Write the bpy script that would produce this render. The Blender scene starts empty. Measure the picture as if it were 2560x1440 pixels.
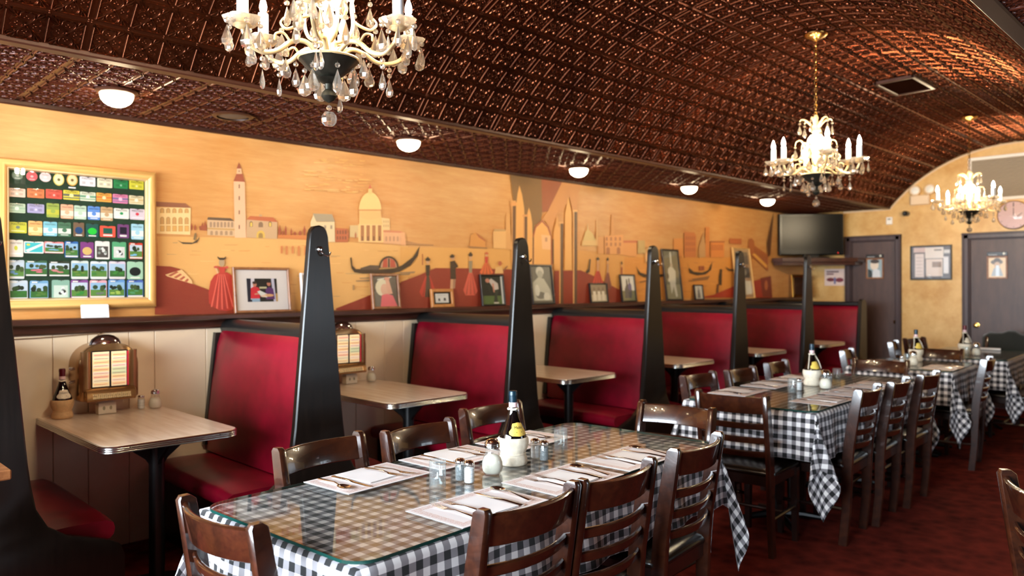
import bpy, math, random
import numpy as np
from mathutils import Vector, Matrix
random.seed(7)
C = bpy.context.scene.collection
scene = bpy.context.scene
PI = math.pi

# ------------------------------------------------------------------ camera
F_PX, YAW, PY0, ROLL, CAMZ = 1910.0, 0.7858, 713.6, -0.00315, 1.45
_sy, _cy, _cr, _sr = math.sin(YAW), math.cos(YAW), math.cos(ROLL), math.sin(ROLL)
FWD = Vector((-_sy, _cy, 0)); RGT0 = Vector((_cy, _sy, 0)); UP0 = Vector((0, 0, 1))
RGT = RGT0 * _cr + UP0 * _sr; UPV = UP0 * _cr - RGT0 * _sr
cd = bpy.data.cameras.new('camera'); cam = bpy.data.objects.new('camera', cd); C.objects.link(cam)
cam.matrix_world = Matrix(((RGT.x, UPV.x, -FWD.x, 0), (RGT.y, UPV.y, -FWD.y, 0), (RGT.z, UPV.z, -FWD.z, CAMZ), (0, 0, 0, 1)))
cd.sensor_width = 36.0; cd.lens = F_PX / 2560 * 36.0; cd.shift_y = -6.4 / 2560
cd.clip_start = 0.05; cd.clip_end = 60
cd.dof.use_dof = True; cd.dof.focus_distance = 2.5; cd.dof.aperture_fstop = 2.6
scene.camera = cam
# ------------------------------------------------------------------ world, daylight, exposure
w = bpy.data.worlds.new('world'); scene.world = w; w.use_nodes = True
w.node_tree.nodes['Background'].inputs[0].default_value = (0.75, 0.87, 1.0, 1)
w.node_tree.nodes['Background'].inputs[1].default_value = 1.5
YF, YB, XW, XR, ZS = -2.3, 10.27, -4.6, 1.3, 2.414       # front, back, left, right walls, soffit height
al = bpy.data.lights.new('window_daylight', 'AREA'); al.shape = 'RECTANGLE'; al.size = 4.6; al.size_y = 1.8; al.spread = math.radians(130)
al.energy = 680; al.color = (0.80, 0.90, 1.0)
ao = bpy.data.objects.new('window_daylight', al); C.objects.link(ao)
ao.location = (-2.12, YF - .16, 1.47)
ao.rotation_euler = Vector((0, 1, -.22)).to_track_quat('-Z', 'Y').to_euler()
al2 = bpy.data.lights.new('side_window_daylight', 'AREA'); al2.shape = 'RECTANGLE'; al2.size = 1.7; al2.size_y = .8
al2.energy = 32; al2.color = (0.78, 0.88, 1.0)
ao2 = bpy.data.objects.new('side_window_daylight', al2); C.objects.link(ao2)
ao2.location = (XR + .26, 4.78, 1.32); ao2.rotation_euler = Vector((-1, 0, -.12)).to_track_quat('-Z', 'Y').to_euler()
vs = scene.view_settings
vs.view_transform = 'Standard'; vs.look = 'None'; vs.gamma = 1; vs.use_curve_mapping = False; vs.exposure = -0.12
DOME_E, BULB_E = 43.0, 1700.0

# ------------------------------------------------------------------ pixel -> place (2560x1440 photo frame)
def ray(px, py):
    u, v = px - 1280, PY0 - py
    a, b = (_cr * u - _sr * v) / F_PX, (_sr * u + _cr * v) / F_PX
    return FWD + RGT0 * a + UP0 * b
def onX(px, py, x):
    d = ray(px, py); t = x / d.x; return Vector((x, d.y * t, CAMZ + d.z * t))
def onY(px, py, y):
    d = ray(px, py); t = y / d.y; return Vector((d.x * t, y, CAMZ + d.z * t))
def onZ(px, py, z):
    d = ray(px, py); t = (z - CAMZ) / d.z; return Vector((d.x * t, d.y * t, z))

# ------------------------------------------------------------------ materials
def S(r, g=None, b=None):
    if g is None: r, g, b = r
    f = lambda c: (c / 255 / 12.92) if c <= 10.31 else ((c / 255 + 0.055) / 1.055) ** 2.4
    return (f(r), f(g), f(b))
MATS = {}
class NT:
    def __init__(s, name):
        s.m = bpy.data.materials.new(name); s.m.use_nodes = True; s.t = s.m.node_tree; s.n = s.t.nodes; s.n.clear()
        s.out = s.n.new('ShaderNodeOutputMaterial'); MATS[name] = s.m
    def add(s, typ, **kw):
        n = s.n.new(typ)
        for k, v in kw.items():
            if k.startswith('i_'):
                key = k[2:]; key = int(key) if key.isdigit() else key.replace('_', ' ')
                s.set(n.inputs[key], v)
            else: setattr(n, k, v)
        return n
    def set(s, sock, v):
        if isinstance(v, bpy.types.NodeSocket): s.t.links.new(v, sock)
        elif isinstance(v, bpy.types.Node): s.t.links.new(v.outputs[0], sock)
        else:
            if sock.type == 'RGBA' and len(v) == 3: v = (*v, 1)
            sock.default_value = v
    def math(s, op, a, b=None, c=None):
        n = s.n.new('ShaderNodeMath'); n.operation = op
        for i, v in enumerate((a, b, c)):
            if v is not None: s.set(n.inputs[i], v)
        return n.outputs[0]
    def mix(s, f, a, b):
        n = s.n.new('ShaderNodeMix'); n.data_type = 'RGBA'
        s.set(n.inputs[0], f); s.set(n.inputs[6], a); s.set(n.inputs[7], b); return n.outputs[2]
    def noise(s, scale, detail=4, vec=None, stretch=None, rough=0.55, coord='Object'):
        if vec is None: vec = s.add('ShaderNodeTexCoord').outputs[coord]
        if stretch: vec = s.add('ShaderNodeMapping', i_Vector=vec, i_Scale=stretch).outputs[0]
        return s.add('ShaderNodeTexNoise', i_Vector=vec, i_Scale=scale, i_Detail=detail, i_Roughness=rough).outputs[0]
    def ramp(s, fac, lo, hi, a, b):
        n = s.add('ShaderNodeMapRange', i_0=fac, i_1=lo, i_2=hi); return s.mix(n.outputs[0], a, b)
    def bump(s, h, strength=0.3, dist=0.01):
        return s.add('ShaderNodeBump', i_Strength=strength, i_Distance=dist, i_Height=h).outputs[0]
    def pbr(s, color, rough=0.5, metal=0.0, spec=0.5, normal=None, coat=0.0, coat_rough=0.05, sheen=0.0, emis=None, estr=0.0):
        p = s.add('ShaderNodeBsdfPrincipled', i_Base_Color=color, i_Roughness=rough, i_Metallic=metal)
        s.set(p.inputs['Specular IOR Level'], spec)
        if normal is not None: s.set(p.inputs['Normal'], normal)
        if coat: s.set(p.inputs['Coat Weight'], coat); s.set(p.inputs['Coat Roughness'], coat_rough)
        if sheen: s.set(p.inputs['Sheen Weight'], sheen)
        if emis is not None: s.set(p.inputs['Emission Color'], emis); s.set(p.inputs['Emission Strength'], estr)
        s.t.links.new(p.outputs[0], s.out.inputs[0]); return p
def simple(name, color, rough=0.5, metal=0.0, var=0.0, scale=8, **kw):
    t = NT(name); c = color
    if var:
        c = t.ramp(t.noise(scale), 0.3, 0.7, tuple(x * (1 - var) for x in color), tuple(min(1, x * (1 + var)) for x in color))
    t.pbr(c, rough, metal, **kw); return t.m
def wood(name, a, b, rough=0.35, stretch=(6, 6, 0.6), scale=6, coat=0.0, bump=0.04):
    t = NT(name)
    n = t.noise(scale, 6, stretch=stretch); n2 = t.noise(scale * 5, 3, stretch=stretch)
    c = t.ramp(t.math('ADD', t.math('MULTIPLY', n, 0.75), t.math('MULTIPLY', n2, 0.25)), 0.32, 0.68, a, b)
    t.pbr(c, rough, coat=coat, normal=t.bump(n2, bump, 0.004)); return t.m
def archglass(name, tint=(0.97, 0.985, 0.975), rough=0.0, ior=1.5, body=0.0, bodycol=(0.9, 0.95, 0.95)):
    t = NT(name)
    tr = t.add('ShaderNodeBsdfTransparent', i_Color=tint)
    base = tr
    if body:
        df = t.add('ShaderNodeBsdfDiffuse', i_Color=bodycol)
        base = t.add('ShaderNodeMixShader', i_0=body, i_1=tr.outputs[0], i_2=df.outputs[0])
    gl = t.add('ShaderNodeBsdfGlossy', i_Roughness=rough)
    bf = t.add('ShaderNodeNewGeometry').outputs['Backfacing']      # same film reflectance from either side
    fr = t.add('ShaderNodeFresnel', i_IOR=t.math('ADD', ior, t.math('MULTIPLY', bf, 1 / ior - ior)))
    mx = t.add('ShaderNodeMixShader', i_0=fr.outputs[0], i_1=base.outputs[0], i_2=gl.outputs[0])
    t.t.links.new(mx.outputs[0], t.out.inputs[0]); return t.m
def emit(name, color, strength):
    t = NT(name); e = t.add('ShaderNodeEmission', i_Color=color, i_Strength=strength)
    t.t.links.new(e.outputs[0], t.out.inputs[0]); return t.m

# walls
t = NT('wall_paint')
big = t.noise(1.1, 4, stretch=(1, 1, 1.4)); st = t.noise(9, 5, stretch=(1, 0.5, 3.2)); st2 = t.noise(34, 3, stretch=(1, 0.35, 4))
f = t.math('ADD', t.math('ADD', t.math('MULTIPLY', big, 0.5), t.math('MULTIPLY', st, 0.33)), t.math('MULTIPLY', st2, 0.17))
t.pbr(t.ramp(f, 0.36, 0.66, S(200, 130, 62), S(218, 162, 97)), 0.42, normal=t.bump(st2, 0.05, 0.003))
t = NT('mural_paint')
at = t.add('ShaderNodeAttribute', attribute_name='Col')
n = t.noise(40, 4, stretch=(1, 0.5, 3)); n1 = t.noise(7, 4)
f = t.math('ADD', t.math('MULTIPLY', n, 0.5), t.math('MULTIPLY', n1, 0.5))
wash = t.mix(0.02, at.outputs[0], S(224, 160, 88))
t.pbr(t.mix(t.math('MULTIPLY', f, 0.09), wash, S(232, 172, 100)), 0.45)
t = NT('print')
at = t.add('ShaderNodeAttribute', attribute_name='Col'); t.pbr(at.outputs[0], 0.35)
t = NT('gold_plaster')
n = t.noise(2.3, 8, rough=0.7); n1 = t.noise(9, 5)
t.pbr(t.ramp(t.math('ADD', t.math('MULTIPLY', n, 0.7), t.math('MULTIPLY', n1, 0.3)), 0.38, 0.64, S(196, 144, 72), S(226, 184, 118)), 0.4, normal=t.bump(n1, 0.08, 0.004))
simple('panel_cream', S(248, 228, 198), 0.38, var=0.04, scale=3)
wood('ledge_wood', S(52, 26, 18), S(84, 46, 32), 0.35, stretch=(6, 0.6, 6))
wood('post_wood', S(12, 8, 6), S(25, 17, 13), 0.3, coat=0.0, stretch=(8, 8, 0.7), scale=7)
wood('door_wood', S(64, 42, 36), S(84, 58, 50), 0.45, stretch=(3, 3, 0.5))
wood('door_frame', S(52, 34, 34), S(70, 46, 44), 0.4)
wood('chair_wood', S(34, 14, 8), S(66, 31, 15), 0.26, stretch=(5, 5, 5), scale=5, coat=0.7)
wood('chair_wood_dark', S(26, 11, 7), S(46, 21, 12), 0.28, coat=0.5)
wood('frame_wood', S(112, 66, 36), S(160, 104, 62), 0.35, stretch=(4, 4, 4))
wood('frame_oak', S(170, 104, 48), S(200, 134, 70), 0.35, stretch=(4, 4, 4))
simple('frame_black', S(24, 18, 16), 0.3)
simple('frame_gold', S(222, 172, 100), 0.33, metal=0.08, var=0.08, scale=4)
simple('frame_inner_gold', S(238, 202, 150), 0.35, metal=0.2)
simple('mat_board', S(226, 216, 210), 0.7)
simple('cream_trim', S(226, 194, 158), 0.45)
# tin ceiling
t = NT('tin')
n = t.noise(3, 3)
t.pbr(t.ramp(n, 0.3, 0.7, S(84, 44, 27), S(112, 62, 38)), 0.2, metal=0.9, spec=0.6)
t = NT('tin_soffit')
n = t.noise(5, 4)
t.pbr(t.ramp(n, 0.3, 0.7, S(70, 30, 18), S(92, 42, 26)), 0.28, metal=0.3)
simple('tin_trim', S(66, 36, 25), 0.38, metal=0.2, var=0.1)
# vinyl
t = NT('red_vinyl')
n = t.noise(2.2, 4); n1 = t.noise(220, 2)
t.pbr(t.ramp(n, 0.36, 0.66, S(86, 2, 16), S(142, 8, 37)), 0.36, spec=0.45, normal=t.bump(n1, 0.12, 0.002))
t = NT('black_vinyl')
n1 = t.noise(160, 2)
t.pbr(S(24, 24, 24), 0.3, spec=0.5, normal=t.bump(n1, 0.1, 0.002))
simple('black_panel', S(16, 12, 10), 0.35, var=0.2)
simple('seat_vinyl', S(26, 21, 17), 0.26, spec=0.6)
# carpet
t = NT('carpet')
n = t.noise(5.5, 5, rough=0.65); n1 = t.noise(40, 3); v = t.add('ShaderNodeTexVoronoi', i_Scale=11.0, i_Vector=t.add('ShaderNodeTexCoord').outputs['Object']).outputs[0]
c = t.ramp(t.math('ADD', t.math('MULTIPLY', n, 0.7), t.math('MULTIPLY', v, 0.35)), 0.35, 0.75, S(68, 23, 18), S(134, 48, 36))
c = t.mix(t.math('MULTIPLY', n1, 0.5), c, S(104, 40, 29))
t.pbr(c, 0.95, spec=0.05, normal=t.bump(t.noise(260, 2), 0.5, 0.006))
# laminates, metal
t = NT('laminate')
n = t.noise(5, 5, stretch=(0.5, 5, 1))
t.pbr(t.ramp(n, 0.35, 0.65, S(226, 204, 182), S(242, 226, 208)), 0.22, spec=0.5, coat=0.2)
simple('chrome', (0.86, 0.86, 0.85), 0.1, 1.0)
simple('edge_metal', (0.62, 0.60, 0.57), 0.22, 1.0)
simple('steel', (0.74, 0.71, 0.68), 0.13, 1.0)
simple('brass', S(206, 160, 90), 0.22, 1.0)
simple('black_iron', S(14, 14, 14), 0.35)
simple('bronze_dark', S(48, 46, 38), 0.4, metal=0.7, var=0.25, scale=40)
simple('antique_ivory', S(206, 178, 132), 0.38, metal=0.35, var=0.12, scale=30)
simple('juke_bronze', S(166, 126, 82), 0.27, metal=0.75, var=0.06)
simple('knob_gold', S(230, 180, 90), 0.15, 1.0)
# gingham
t = NT('gingham')
uv = t.add('ShaderNodeTexCoord').outputs['UV']; sp = t.add('ShaderNodeSeparateXYZ', i_0=uv)
PER = 0.050
a = t.math('GREATER_THAN', t.math('FRACT', t.math('DIVIDE', sp.outputs[0], PER)), 0.5)
b = t.math('GREATER_THAN', t.math('FRACT', t.math('DIVIDE', sp.outputs[1], PER)), 0.5)
s = t.math('MULTIPLY', t.math('ADD', a, b), 0.5)
mid = t.math('COMPARE', s, 0.5, 0.1)
c = t.mix(s, S(244, 241, 240), S(12, 13, 16)); c = t.mix(mid, c, S(142, 138, 142))
wv = t.noise(900, 2, vec=uv)
t.pbr(t.mix(t.math('MULTIPLY', wv, 0.1), c, (0.3, 0.3, 0.3)), 0.85, spec=0.2, sheen=0.15)
# paper
t = NT('placemat_paper')
o = t.add('ShaderNodeSeparateXYZ', i_0=t.add('ShaderNodeTexCoord').outputs['Object'])
ax = t.math('ABSOLUTE', o.outputs[0]); ay = t.math('ABSOLUTE', o.outputs[1])
d = t.math('MINIMUM', t.math('SUBTRACT', 0.125, ax), t.math('SUBTRACT', 0.19, ay))
band = t.math('MULTIPLY', t.math('GREATER_THAN', d, 0.011), t.math('LESS_THAN', d, 0.036))
vn = t.noise(330, 2)
ptn = t.math('MULTIPLY', band, t.math('GREATER_THAN', vn, 0.47))
c = t.mix(t.math('MULTIPLY', band, 0.12), S(246, 238, 236), S(224, 188, 172))
t.pbr(t.mix(t.math('MULTIPLY', ptn, 0.55), c, S(206, 160, 142)), 0.7)
simple('napkin_paper', S(250, 247, 246), 0.85)
simple('card_white', S(240, 240, 240), 0.6)
simple('straw', S(232, 220, 198), 0.75, var=0.12, scale=60)
simple('straw_tan', S(208, 168, 120), 0.75, var=0.12, scale=60)
simple('bottle_glass', S(10, 5, 5), 0.04, spec=0.7)
simple('foil_blue', S(16, 44, 58), 0.3, metal=0.2)
simple('foil_red', S(92, 10, 24), 0.3, metal=0.2)
simple('label_yellow', S(230, 196, 88), 0.5)
simple('label_white', S(232, 220, 196), 0.5)
simple('label_pink', S(226, 190, 190), 0.5)
simple('ink', S(40, 32, 28), 0.6)
simple('salt', S(244, 244, 246), 0.8)
simple('cheese', S(240, 232, 214), 0.85)
simple('pepper', S(120, 124, 126), 0.8, var=0.5, scale=300)
simple('plastic_black', S(12, 12, 13), 0.25)
simple('plastic_grey', S(92, 84, 74), 0.5)
simple('plastic_white', S(236, 226, 214), 0.5)
simple('tv_screen', S(10, 9, 8), 0.27, spec=0.3)
simple('grille_grey', S(168, 150, 128), 0.6)
simple('coat_cloth', S(20, 24, 20), 0.9, sheen=0.3)
simple('wax', S(230, 232, 232), 0.5)
simple('cable', S(150, 120, 90), 0.5)
simple('dark_room', S(34, 24, 20), 0.6)
archglass('plate_glass')
archglass('picture_glass', (0.98, 0.98, 0.98), ior=1.4)
archglass('tumbler_glass', (0.95, 0.97, 0.97), ior=1.45, body=0.05)
archglass('window_glass', (0.98, 1.0, 1.0))
simple('glass_edge', S(20, 62, 56), 0.1, spec=0.8)
t = NT('crystal')
gl = t.add('ShaderNodeBsdfGlass', i_Color=(1, 0.97, 0.93), i_Roughness=0.0, i_IOR=1.52)
tr = t.add('ShaderNodeBsdfTransparent', i_Color=(1, 0.96, 0.9)); df = t.add('ShaderNodeBsdfTranslucent', i_Color=(1, 0.95, 0.88))
m1 = t.add('ShaderNodeMixShader', i_0=0.18, i_1=gl.outputs[0], i_2=tr.outputs[0])
m2 = t.add('ShaderNodeMixShader', i_0=0.14, i_1=m1.outputs[0], i_2=df.outputs[0])
t.t.links.new(m2.outputs[0], t.out.inputs[0])
simple('frosted', S(250, 240, 220), 0.6)
MATS['frosted'].node_tree.nodes['Principled BSDF'].inputs['Subsurface Weight'].default_value = 0.0
emit('bulb', (1.0, 0.80, 0.52), BULB_E)
emit('dome_glow', (1.0, 0.78, 0.48), DOME_E)
emit('juke_light', (1.0, 0.82, 0.55), 1.6)
t = NT('juke_cards')
at = t.add('ShaderNodeAttribute', attribute_name='Col'); t.pbr(at.outputs[0], 0.4, emis=at.outputs[0], estr=0.45)

# ------------------------------------------------------------------ mesh helpers
def rotz(p, a):
    c, s = math.cos(a), math.sin(a); return (p[0] * c - p[1] * s, p[0] * s + p[1] * c, p[2])
class MB:
    def __init__(s): s.v = []; s.f = []; s.col = None; s.uv = None
    def add(s, vf, M=None):
        vs_, fs = vf; o = len(s.v)
        if M is None: s.v.extend(vs_)
        elif isinstance(M, Matrix): s.v.extend([tuple(M @ Vector(p)) for p in vs_])
        else: s.v.extend([tuple(M(p)) for p in vs_])
        s.f.extend([tuple(i + o for i in q) for q in fs]); return s
    def mesh(s, name, smooth=35):
        me = bpy.data.meshes.new(name); me.from_pydata(s.v, [], s.f); me.update()
        if s.uv is not None:
            l = me.uv_layers.new(name='UVMap'); idx = np.empty(len(me.loops), np.int32); me.loops.foreach_get('vertex_index', idx)
            l.data.foreach_set('uv', np.asarray(s.uv, np.float32)[idx].ravel())
        if s.col is not None:
            a = me.color_attributes.new('Col', 'FLOAT_COLOR', 'CORNER'); d = []
            for q, c in zip(s.f, s.col): d += [*c, 1.0] * len(q)
            a.data.foreach_set('color', d)
        if smooth:
            me.polygons.foreach_set('use_smooth', [True] * len(me.polygons))
            if smooth < 180: me.set_sharp_from_angle(angle=math.radians(smooth))
        return me
def link(name, data, mat, parent=None, loc=(0, 0, 0), rot=(0, 0, 0)):
    o = bpy.data.objects.new(name, data); C.objects.link(o)
    if mat and data is not None and not data.materials: data.materials.append(MATS[mat])
    if parent: o.parent = parent
    o.location = loc; o.rotation_euler = rot; return o
def obj(name, mb, mat, parent=None, loc=(0, 0, 0), rot=(0, 0, 0), smooth=35):
    return link(name, mb.mesh(name, smooth), mat, parent, loc, rot)
def tag(o, label, cat, group=None):
    o['label'] = label; o['category'] = cat
    if group: o['group'] = group
    return o
def thing(name, label, cat, loc=(0, 0, 0), rz=0.0, group=None):
    o = bpy.data.objects.new(name, None); o.empty_display_size = 0.1; C.objects.link(o)
    o.location = loc; o.rotation_euler = (0, 0, rz); return tag(o, label, cat, group)
def struct(o): o['kind'] = 'structure'; return o
KIDS = {}
def copy_tree(o, parent=None, loc=None, rz=None, label=None, group=None):
    c = o.copy(); C.objects.link(c)
    if parent: c.parent = parent
    if loc is not None: c.location = loc
    if rz is not None: c.rotation_euler = (0, 0, rz)
    if label: c['label'] = label
    if group: c['group'] = group
    for ch in [k for k in bpy.data.objects if k.parent == o] if o.name not in KIDS else KIDS[o.name]:
        copy_tree(ch, c)
    return c
def freeze(o):
    ks = list(o.children); KIDS[o.name] = ks
    for k in ks: freeze(k)
    return o
def box(cx, cy, cz, sx, sy, sz, b=0.0):
    hx, hy, hz = sx / 2, sy / 2, sz / 2
    b = min(b, hx * .9, hy * .9, hz * .9)
    if b <= 0:
        v = [(cx + x * hx, cy + y * hy, cz + z * hz) for x in (-1, 1) for y in (-1, 1) for z in (-1, 1)]
        return v, [(0, 1, 3, 2), (4, 6, 7, 5), (0, 4, 5, 1), (2, 3, 7, 6), (0, 2, 6, 4), (1, 5, 7, 3)]
    v = []; ix = {}
    for x in (-1, 1):
        for y in (-1, 1):
            for z in (-1, 1):
                for k in range(3):
                    p = [x * hx, y * hy, z * hz]
                    for j in range(3):
                        if j != k: p[j] -= (x, y, z)[j] * b
                    ix[x, y, z, k] = len(v); v.append((cx + p[0], cy + p[1], cz + p[2]))
    f = []
    for k in range(3):
        i, j = (k + 1) % 3, (k + 2) % 3
        for s in (-1, 1):
            q = []
            for (a, c) in ((-1, -1), (1, -1), (1, 1), (-1, 1)):
                t = [0, 0, 0]; t[k] = s; t[i] = a; t[j] = c; q.append(ix[(*t, k)])
            f.append(tuple(q) if s > 0 else tuple(q[::-1]))
    for k in range(3):                      # edges parallel to axis k
        i, j = (k + 1) % 3, (k + 2) % 3
        for a in (-1, 1):
            for c in (-1, 1):
                def g(s, m):
                    t = [0, 0, 0]; t[k] = s; t[i] = a; t[j] = c; return ix[(*t, m)]
                q = (g(-1, i), g(1, i), g(1, j), g(-1, j))
                f.append(q if a * c < 0 else q[::-1])
    for x in (-1, 1):
        for y in (-1, 1):
            for z in (-1, 1):
                q = (ix[x, y, z, 0], ix[x, y, z, 1], ix[x, y, z, 2]); f.append(q if x * y * z > 0 else q[::-1])
    return v, f
def prism(poly, z0, z1, axis='z', sc=None):
    n = len(poly)
    def P(p, h):
        return (p[0], p[1], h) if axis == 'z' else ((h, p[0], p[1]) if axis == 'x' else (p[0], h, p[1]))
    v = [P(p, z0) for p in poly] + [P(p, z1) for p in poly]
    f = [tuple(range(n))[::-1], tuple(range(n, 2 * n))] + [(i, (i + 1) % n, n + (i + 1) % n, n + i) for i in range(n)]
    return v, f
def lathe(prof, n=24, sx=1.0, sy=1.0, ribs=None, cap=True):
    v, f, rings = [], [], []
    for (r, z) in prof:
        if r <= 1e-6: rings.append([len(v)]); v.append((0, 0, z))
        else:
            rings.append(list(range(len(v), len(v) + n)))
            for i in range(n):
                a = 2 * PI * i / n; k = r * (1 + (ribs(i, z) if ribs else 0)); v.append((k * sx * math.cos(a), k * sy * math.sin(a), z))
    for A, B in zip(rings, rings[1:]):
        for i in range(n):
            j = (i + 1) % n
            if len(A) == 1 and len(B) == 1: break
            if len(A) == 1: f.append((A[0], B[j], B[i]))
            elif len(B) == 1: f.append((A[i], A[j], B[0]))
            else: f.append((A[i], A[j], B[j], B[i]))
    if cap:
        if len(rings[0]) > 1: f.append(tuple(rings[0][::-1]))
        if len(rings[-1]) > 1: f.append(tuple(rings[-1]))
    return v, f
def tube(pts, rad, n=8, cap=True, flat=1.0):
    pts = [Vector(p) for p in pts]; m = len(pts)
    if not hasattr(rad, '__len__'): rad = [rad] * m
    v, f = [], []; up = None
    for i, p in enumerate(pts):
        d = (pts[min(i + 1, m - 1)] - pts[max(i - 1, 0)]).normalized()
        if up is None: up = Vector((0, 0, 1)) if abs(d.z) < 0.9 else Vector((1, 0, 0))
        s = d.cross(up).normalized(); up = s.cross(d).normalized()
        for k in range(n):
            a = 2 * PI * k / n; v.append(tuple(p + s * (rad[i] * math.cos(a)) + up * (rad[i] * flat * math.sin(a))))
    for i in range(m - 1):
        for k in range(n):
            l = (k + 1) % n; f.append((i * n + k, i * n + l, (i + 1) * n + l, (i + 1) * n + k))
    if cap: f.append(tuple(range(n))[::-1]); f.append(tuple(range((m - 1) * n, m * n)))
    return v, f
def loft(secs, cap=True):
    n = len(secs[0]); v = [tuple(p) for s in secs for p in s]; f = []
    for i in range(len(secs) - 1):
        for k in range(n):
            l = (k + 1) % n; f.append((i * n + k, i * n + l, (i + 1) * n + l, (i + 1) * n + k))
    if cap: f.append(tuple(range(n))[::-1]); f.append(tuple(range((len(secs) - 1) * n, len(secs) * n)))
    return v, f
def spl(pts, n=8):
    P = [Vector(p) for p in pts]; out = []
    for i in range(len(P) - 1):
        a, b, c, d = P[max(i - 1, 0)], P[i], P[i + 1], P[min(i + 2, len(P) - 1)]
        for k in range(n):
            t = k / n; out.append(0.5 * ((2 * b) + (c - a) * t + (2 * a - 5 * b + 4 * c - d) * t * t + (3 * b - a - 3 * c + d) * t ** 3))
    out.append(P[-1]); return out
def rrect(w_, h_, r, n=6, cx=0, cy=0, corners=(1, 1, 1, 1)):
    pts = []
    for k, (sx, sy, a0) in enumerate(((1, 1, 0), (-1, 1, 90), (-1, -1, 180), (1, -1, 270))):
        rr = r if corners[k] else min(r, 0.004)
        for i in range(n + 1):
            a = math.radians(a0 + 90 * i / n)
            pts.append((cx + sx * (w_ / 2 - rr) + rr * math.cos(a), cy + sy * (h_ / 2 - rr) + rr * math.sin(a)))
    return pts
def ell(cx, cy, rx, ry, n=16, a0=0, a1=360):
    full = abs(a1 - a0) >= 360; m = n if full else n + 1
    return [(cx + rx * math.cos(math.radians(a0 + (a1 - a0) * i / n)), cy + ry * math.sin(math.radians(a0 + (a1 - a0) * i / n))) for i in range(m)]
def frame_ring(wd, ht, prof, zb=0.0):
    """mitred frame facing +x: prof = (inset, height) points from back-outer over the front to back-inner"""
    v, f = [], []
    for d, h in prof: v += [(h, -wd / 2 + d, zb + d), (h, wd / 2 - d, zb + d), (h, wd / 2 - d, zb + ht - d), (h, -wd / 2 + d, zb + ht - d)]
    n = len(prof)
    for k in range(n):
        a, b = k * 4, ((k + 1) % n) * 4
        for i in range(4): f.append((a + i, a + (i + 1) % 4, b + (i + 1) % 4, b + i))
    return v, f
def flat_frame(wd, ht, fw, th, b=.003, x0=None):
    x0 = -th / 2 if x0 is None else x0
    return frame_ring(wd, ht, [(0, x0), (0, x0 + th - b), (b, x0 + th), (fw - b, x0 + th), (fw, x0 + th - b), (fw, x0)])
def text_mesh(s, size, ext=0.0):
    cu = bpy.data.curves.new('lettering', 'FONT'); cu.body = s; cu.size = size; cu.align_x = 'CENTER'; cu.align_y = 'CENTER'; cu.extrude = ext; cu.resolution_u = 2
    o = bpy.data.objects.new('lettering', cu); C.objects.link(o)
    me = bpy.data.meshes.new_from_object(o.evaluated_get(bpy.context.evaluated_depsgraph_get()))
    v = [tuple(p.co) for p in me.vertices]; f = [tuple(p.vertices) for p in me.polygons]
    bpy.data.objects.remove(o); bpy.data.curves.remove(cu); bpy.data.meshes.remove(me); return v, f
TXT = {}
def txt(s, size):
    if (s, size) not in TXT: TXT[s, size] = text_mesh(s, size)
    return TXT[s, size]
class Art:
    """flat print: coloured polygons in a local (y, z) plane facing +x, each in a layer a hair prouder than the last"""
    def __init__(s, eps=0.0004): s.mb = MB(); s.mb.col = []; s.k = 0; s.eps = eps
    def poly(s, pts, col, layer=None):
        s.k += 1; h = s.eps * (s.k if layer is None else layer); o = len(s.mb.v)
        a = sum(pts[i][0] * pts[(i + 1) % len(pts)][1] - pts[(i + 1) % len(pts)][0] * pts[i][1] for i in range(len(pts)))
        if a < 0: pts = pts[::-1]
        s.mb.v += [(h, p[0], p[1]) for p in pts]; s.mb.f.append(tuple(range(o, o + len(pts)))); s.mb.col.append(S(*col)); return s
    def rect(s, x0, y0, x1, y1, col, layer=None): return s.poly([(x0, y0), (x1, y0), (x1, y1), (x0, y1)], col, layer)
    def slab(s, pts, th, col):
        v, f = prism(pts, -th, 0, 'x'); o = len(s.mb.v); s.mb.v += v; s.mb.f += [tuple(i + o for i in q) for q in f]; s.mb.col += [S(*col)] * len(f); return s
    def text(s, st, size, cx, cy, col):
        s.k += 1; h = s.eps * s.k; v, f = txt(st, size); o = len(s.mb.v)
        s.mb.v += [(h, cx + p[0], cy + p[1]) for p in v]; s.mb.f += [tuple(i + o for i in q) for q in f]; s.mb.col += [S(*col)] * len(f); return s
    def obj(s, name, parent=None, loc=(0, 0, 0), rot=(0, 0, 0), mat='print'):
        return obj(name, s.mb, mat, parent, loc, rot, smooth=0)
# ================================================================== the room
m = MB().add(box((XW + XR) / 2, (YF + YB) / 2, -0.05, XR - XW + 0.6, YB - YF + 0.6, 0.1)); struct(obj('floor', m, 'carpet', smooth=0))
WL = struct(obj('wall_left', MB().add(box(XW - 0.1, (YF + YB) / 2, 1.6, 0.2, YB - YF + 0.4, 3.2)), 'wall_paint', smooth=0))
m = MB(); sy0, sy1, sz0, sz1 = 3.95, 5.6, .92, 1.7
m.add(box(XR + .1, (YF - .2 + sy0) / 2, 1.6, .2, sy0 - YF + .2, 3.2)); m.add(box(XR + .1, (YB + .2 + sy1) / 2, 1.6, .2, YB + .2 - sy1, 3.2))
m.add(box(XR + .1, (sy0 + sy1) / 2, sz0 / 2, .2, sy1 - sy0, sz0)); m.add(box(XR + .1, (sy0 + sy1) / 2, (sz1 + 3.2) / 2, .2, sy1 - sy0, 3.2 - sz1))
struct(obj('wall_right', m, 'dark_room', smooth=0))
m = MB()
for y in (sy0 + .03, (sy0 + sy1) / 2, sy1 - .03): m.add(box(XR + .08, y, (sz0 + sz1) / 2, .06, .06, sz1 - sz0, .004))
for z in (sz0 + .03, sz1 - .03): m.add(box(XR + .08, (sy0 + sy1) / 2, z, .06, sy1 - sy0, .06, .004))
win = struct(obj('window_2', m, 'door_frame'))
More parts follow.
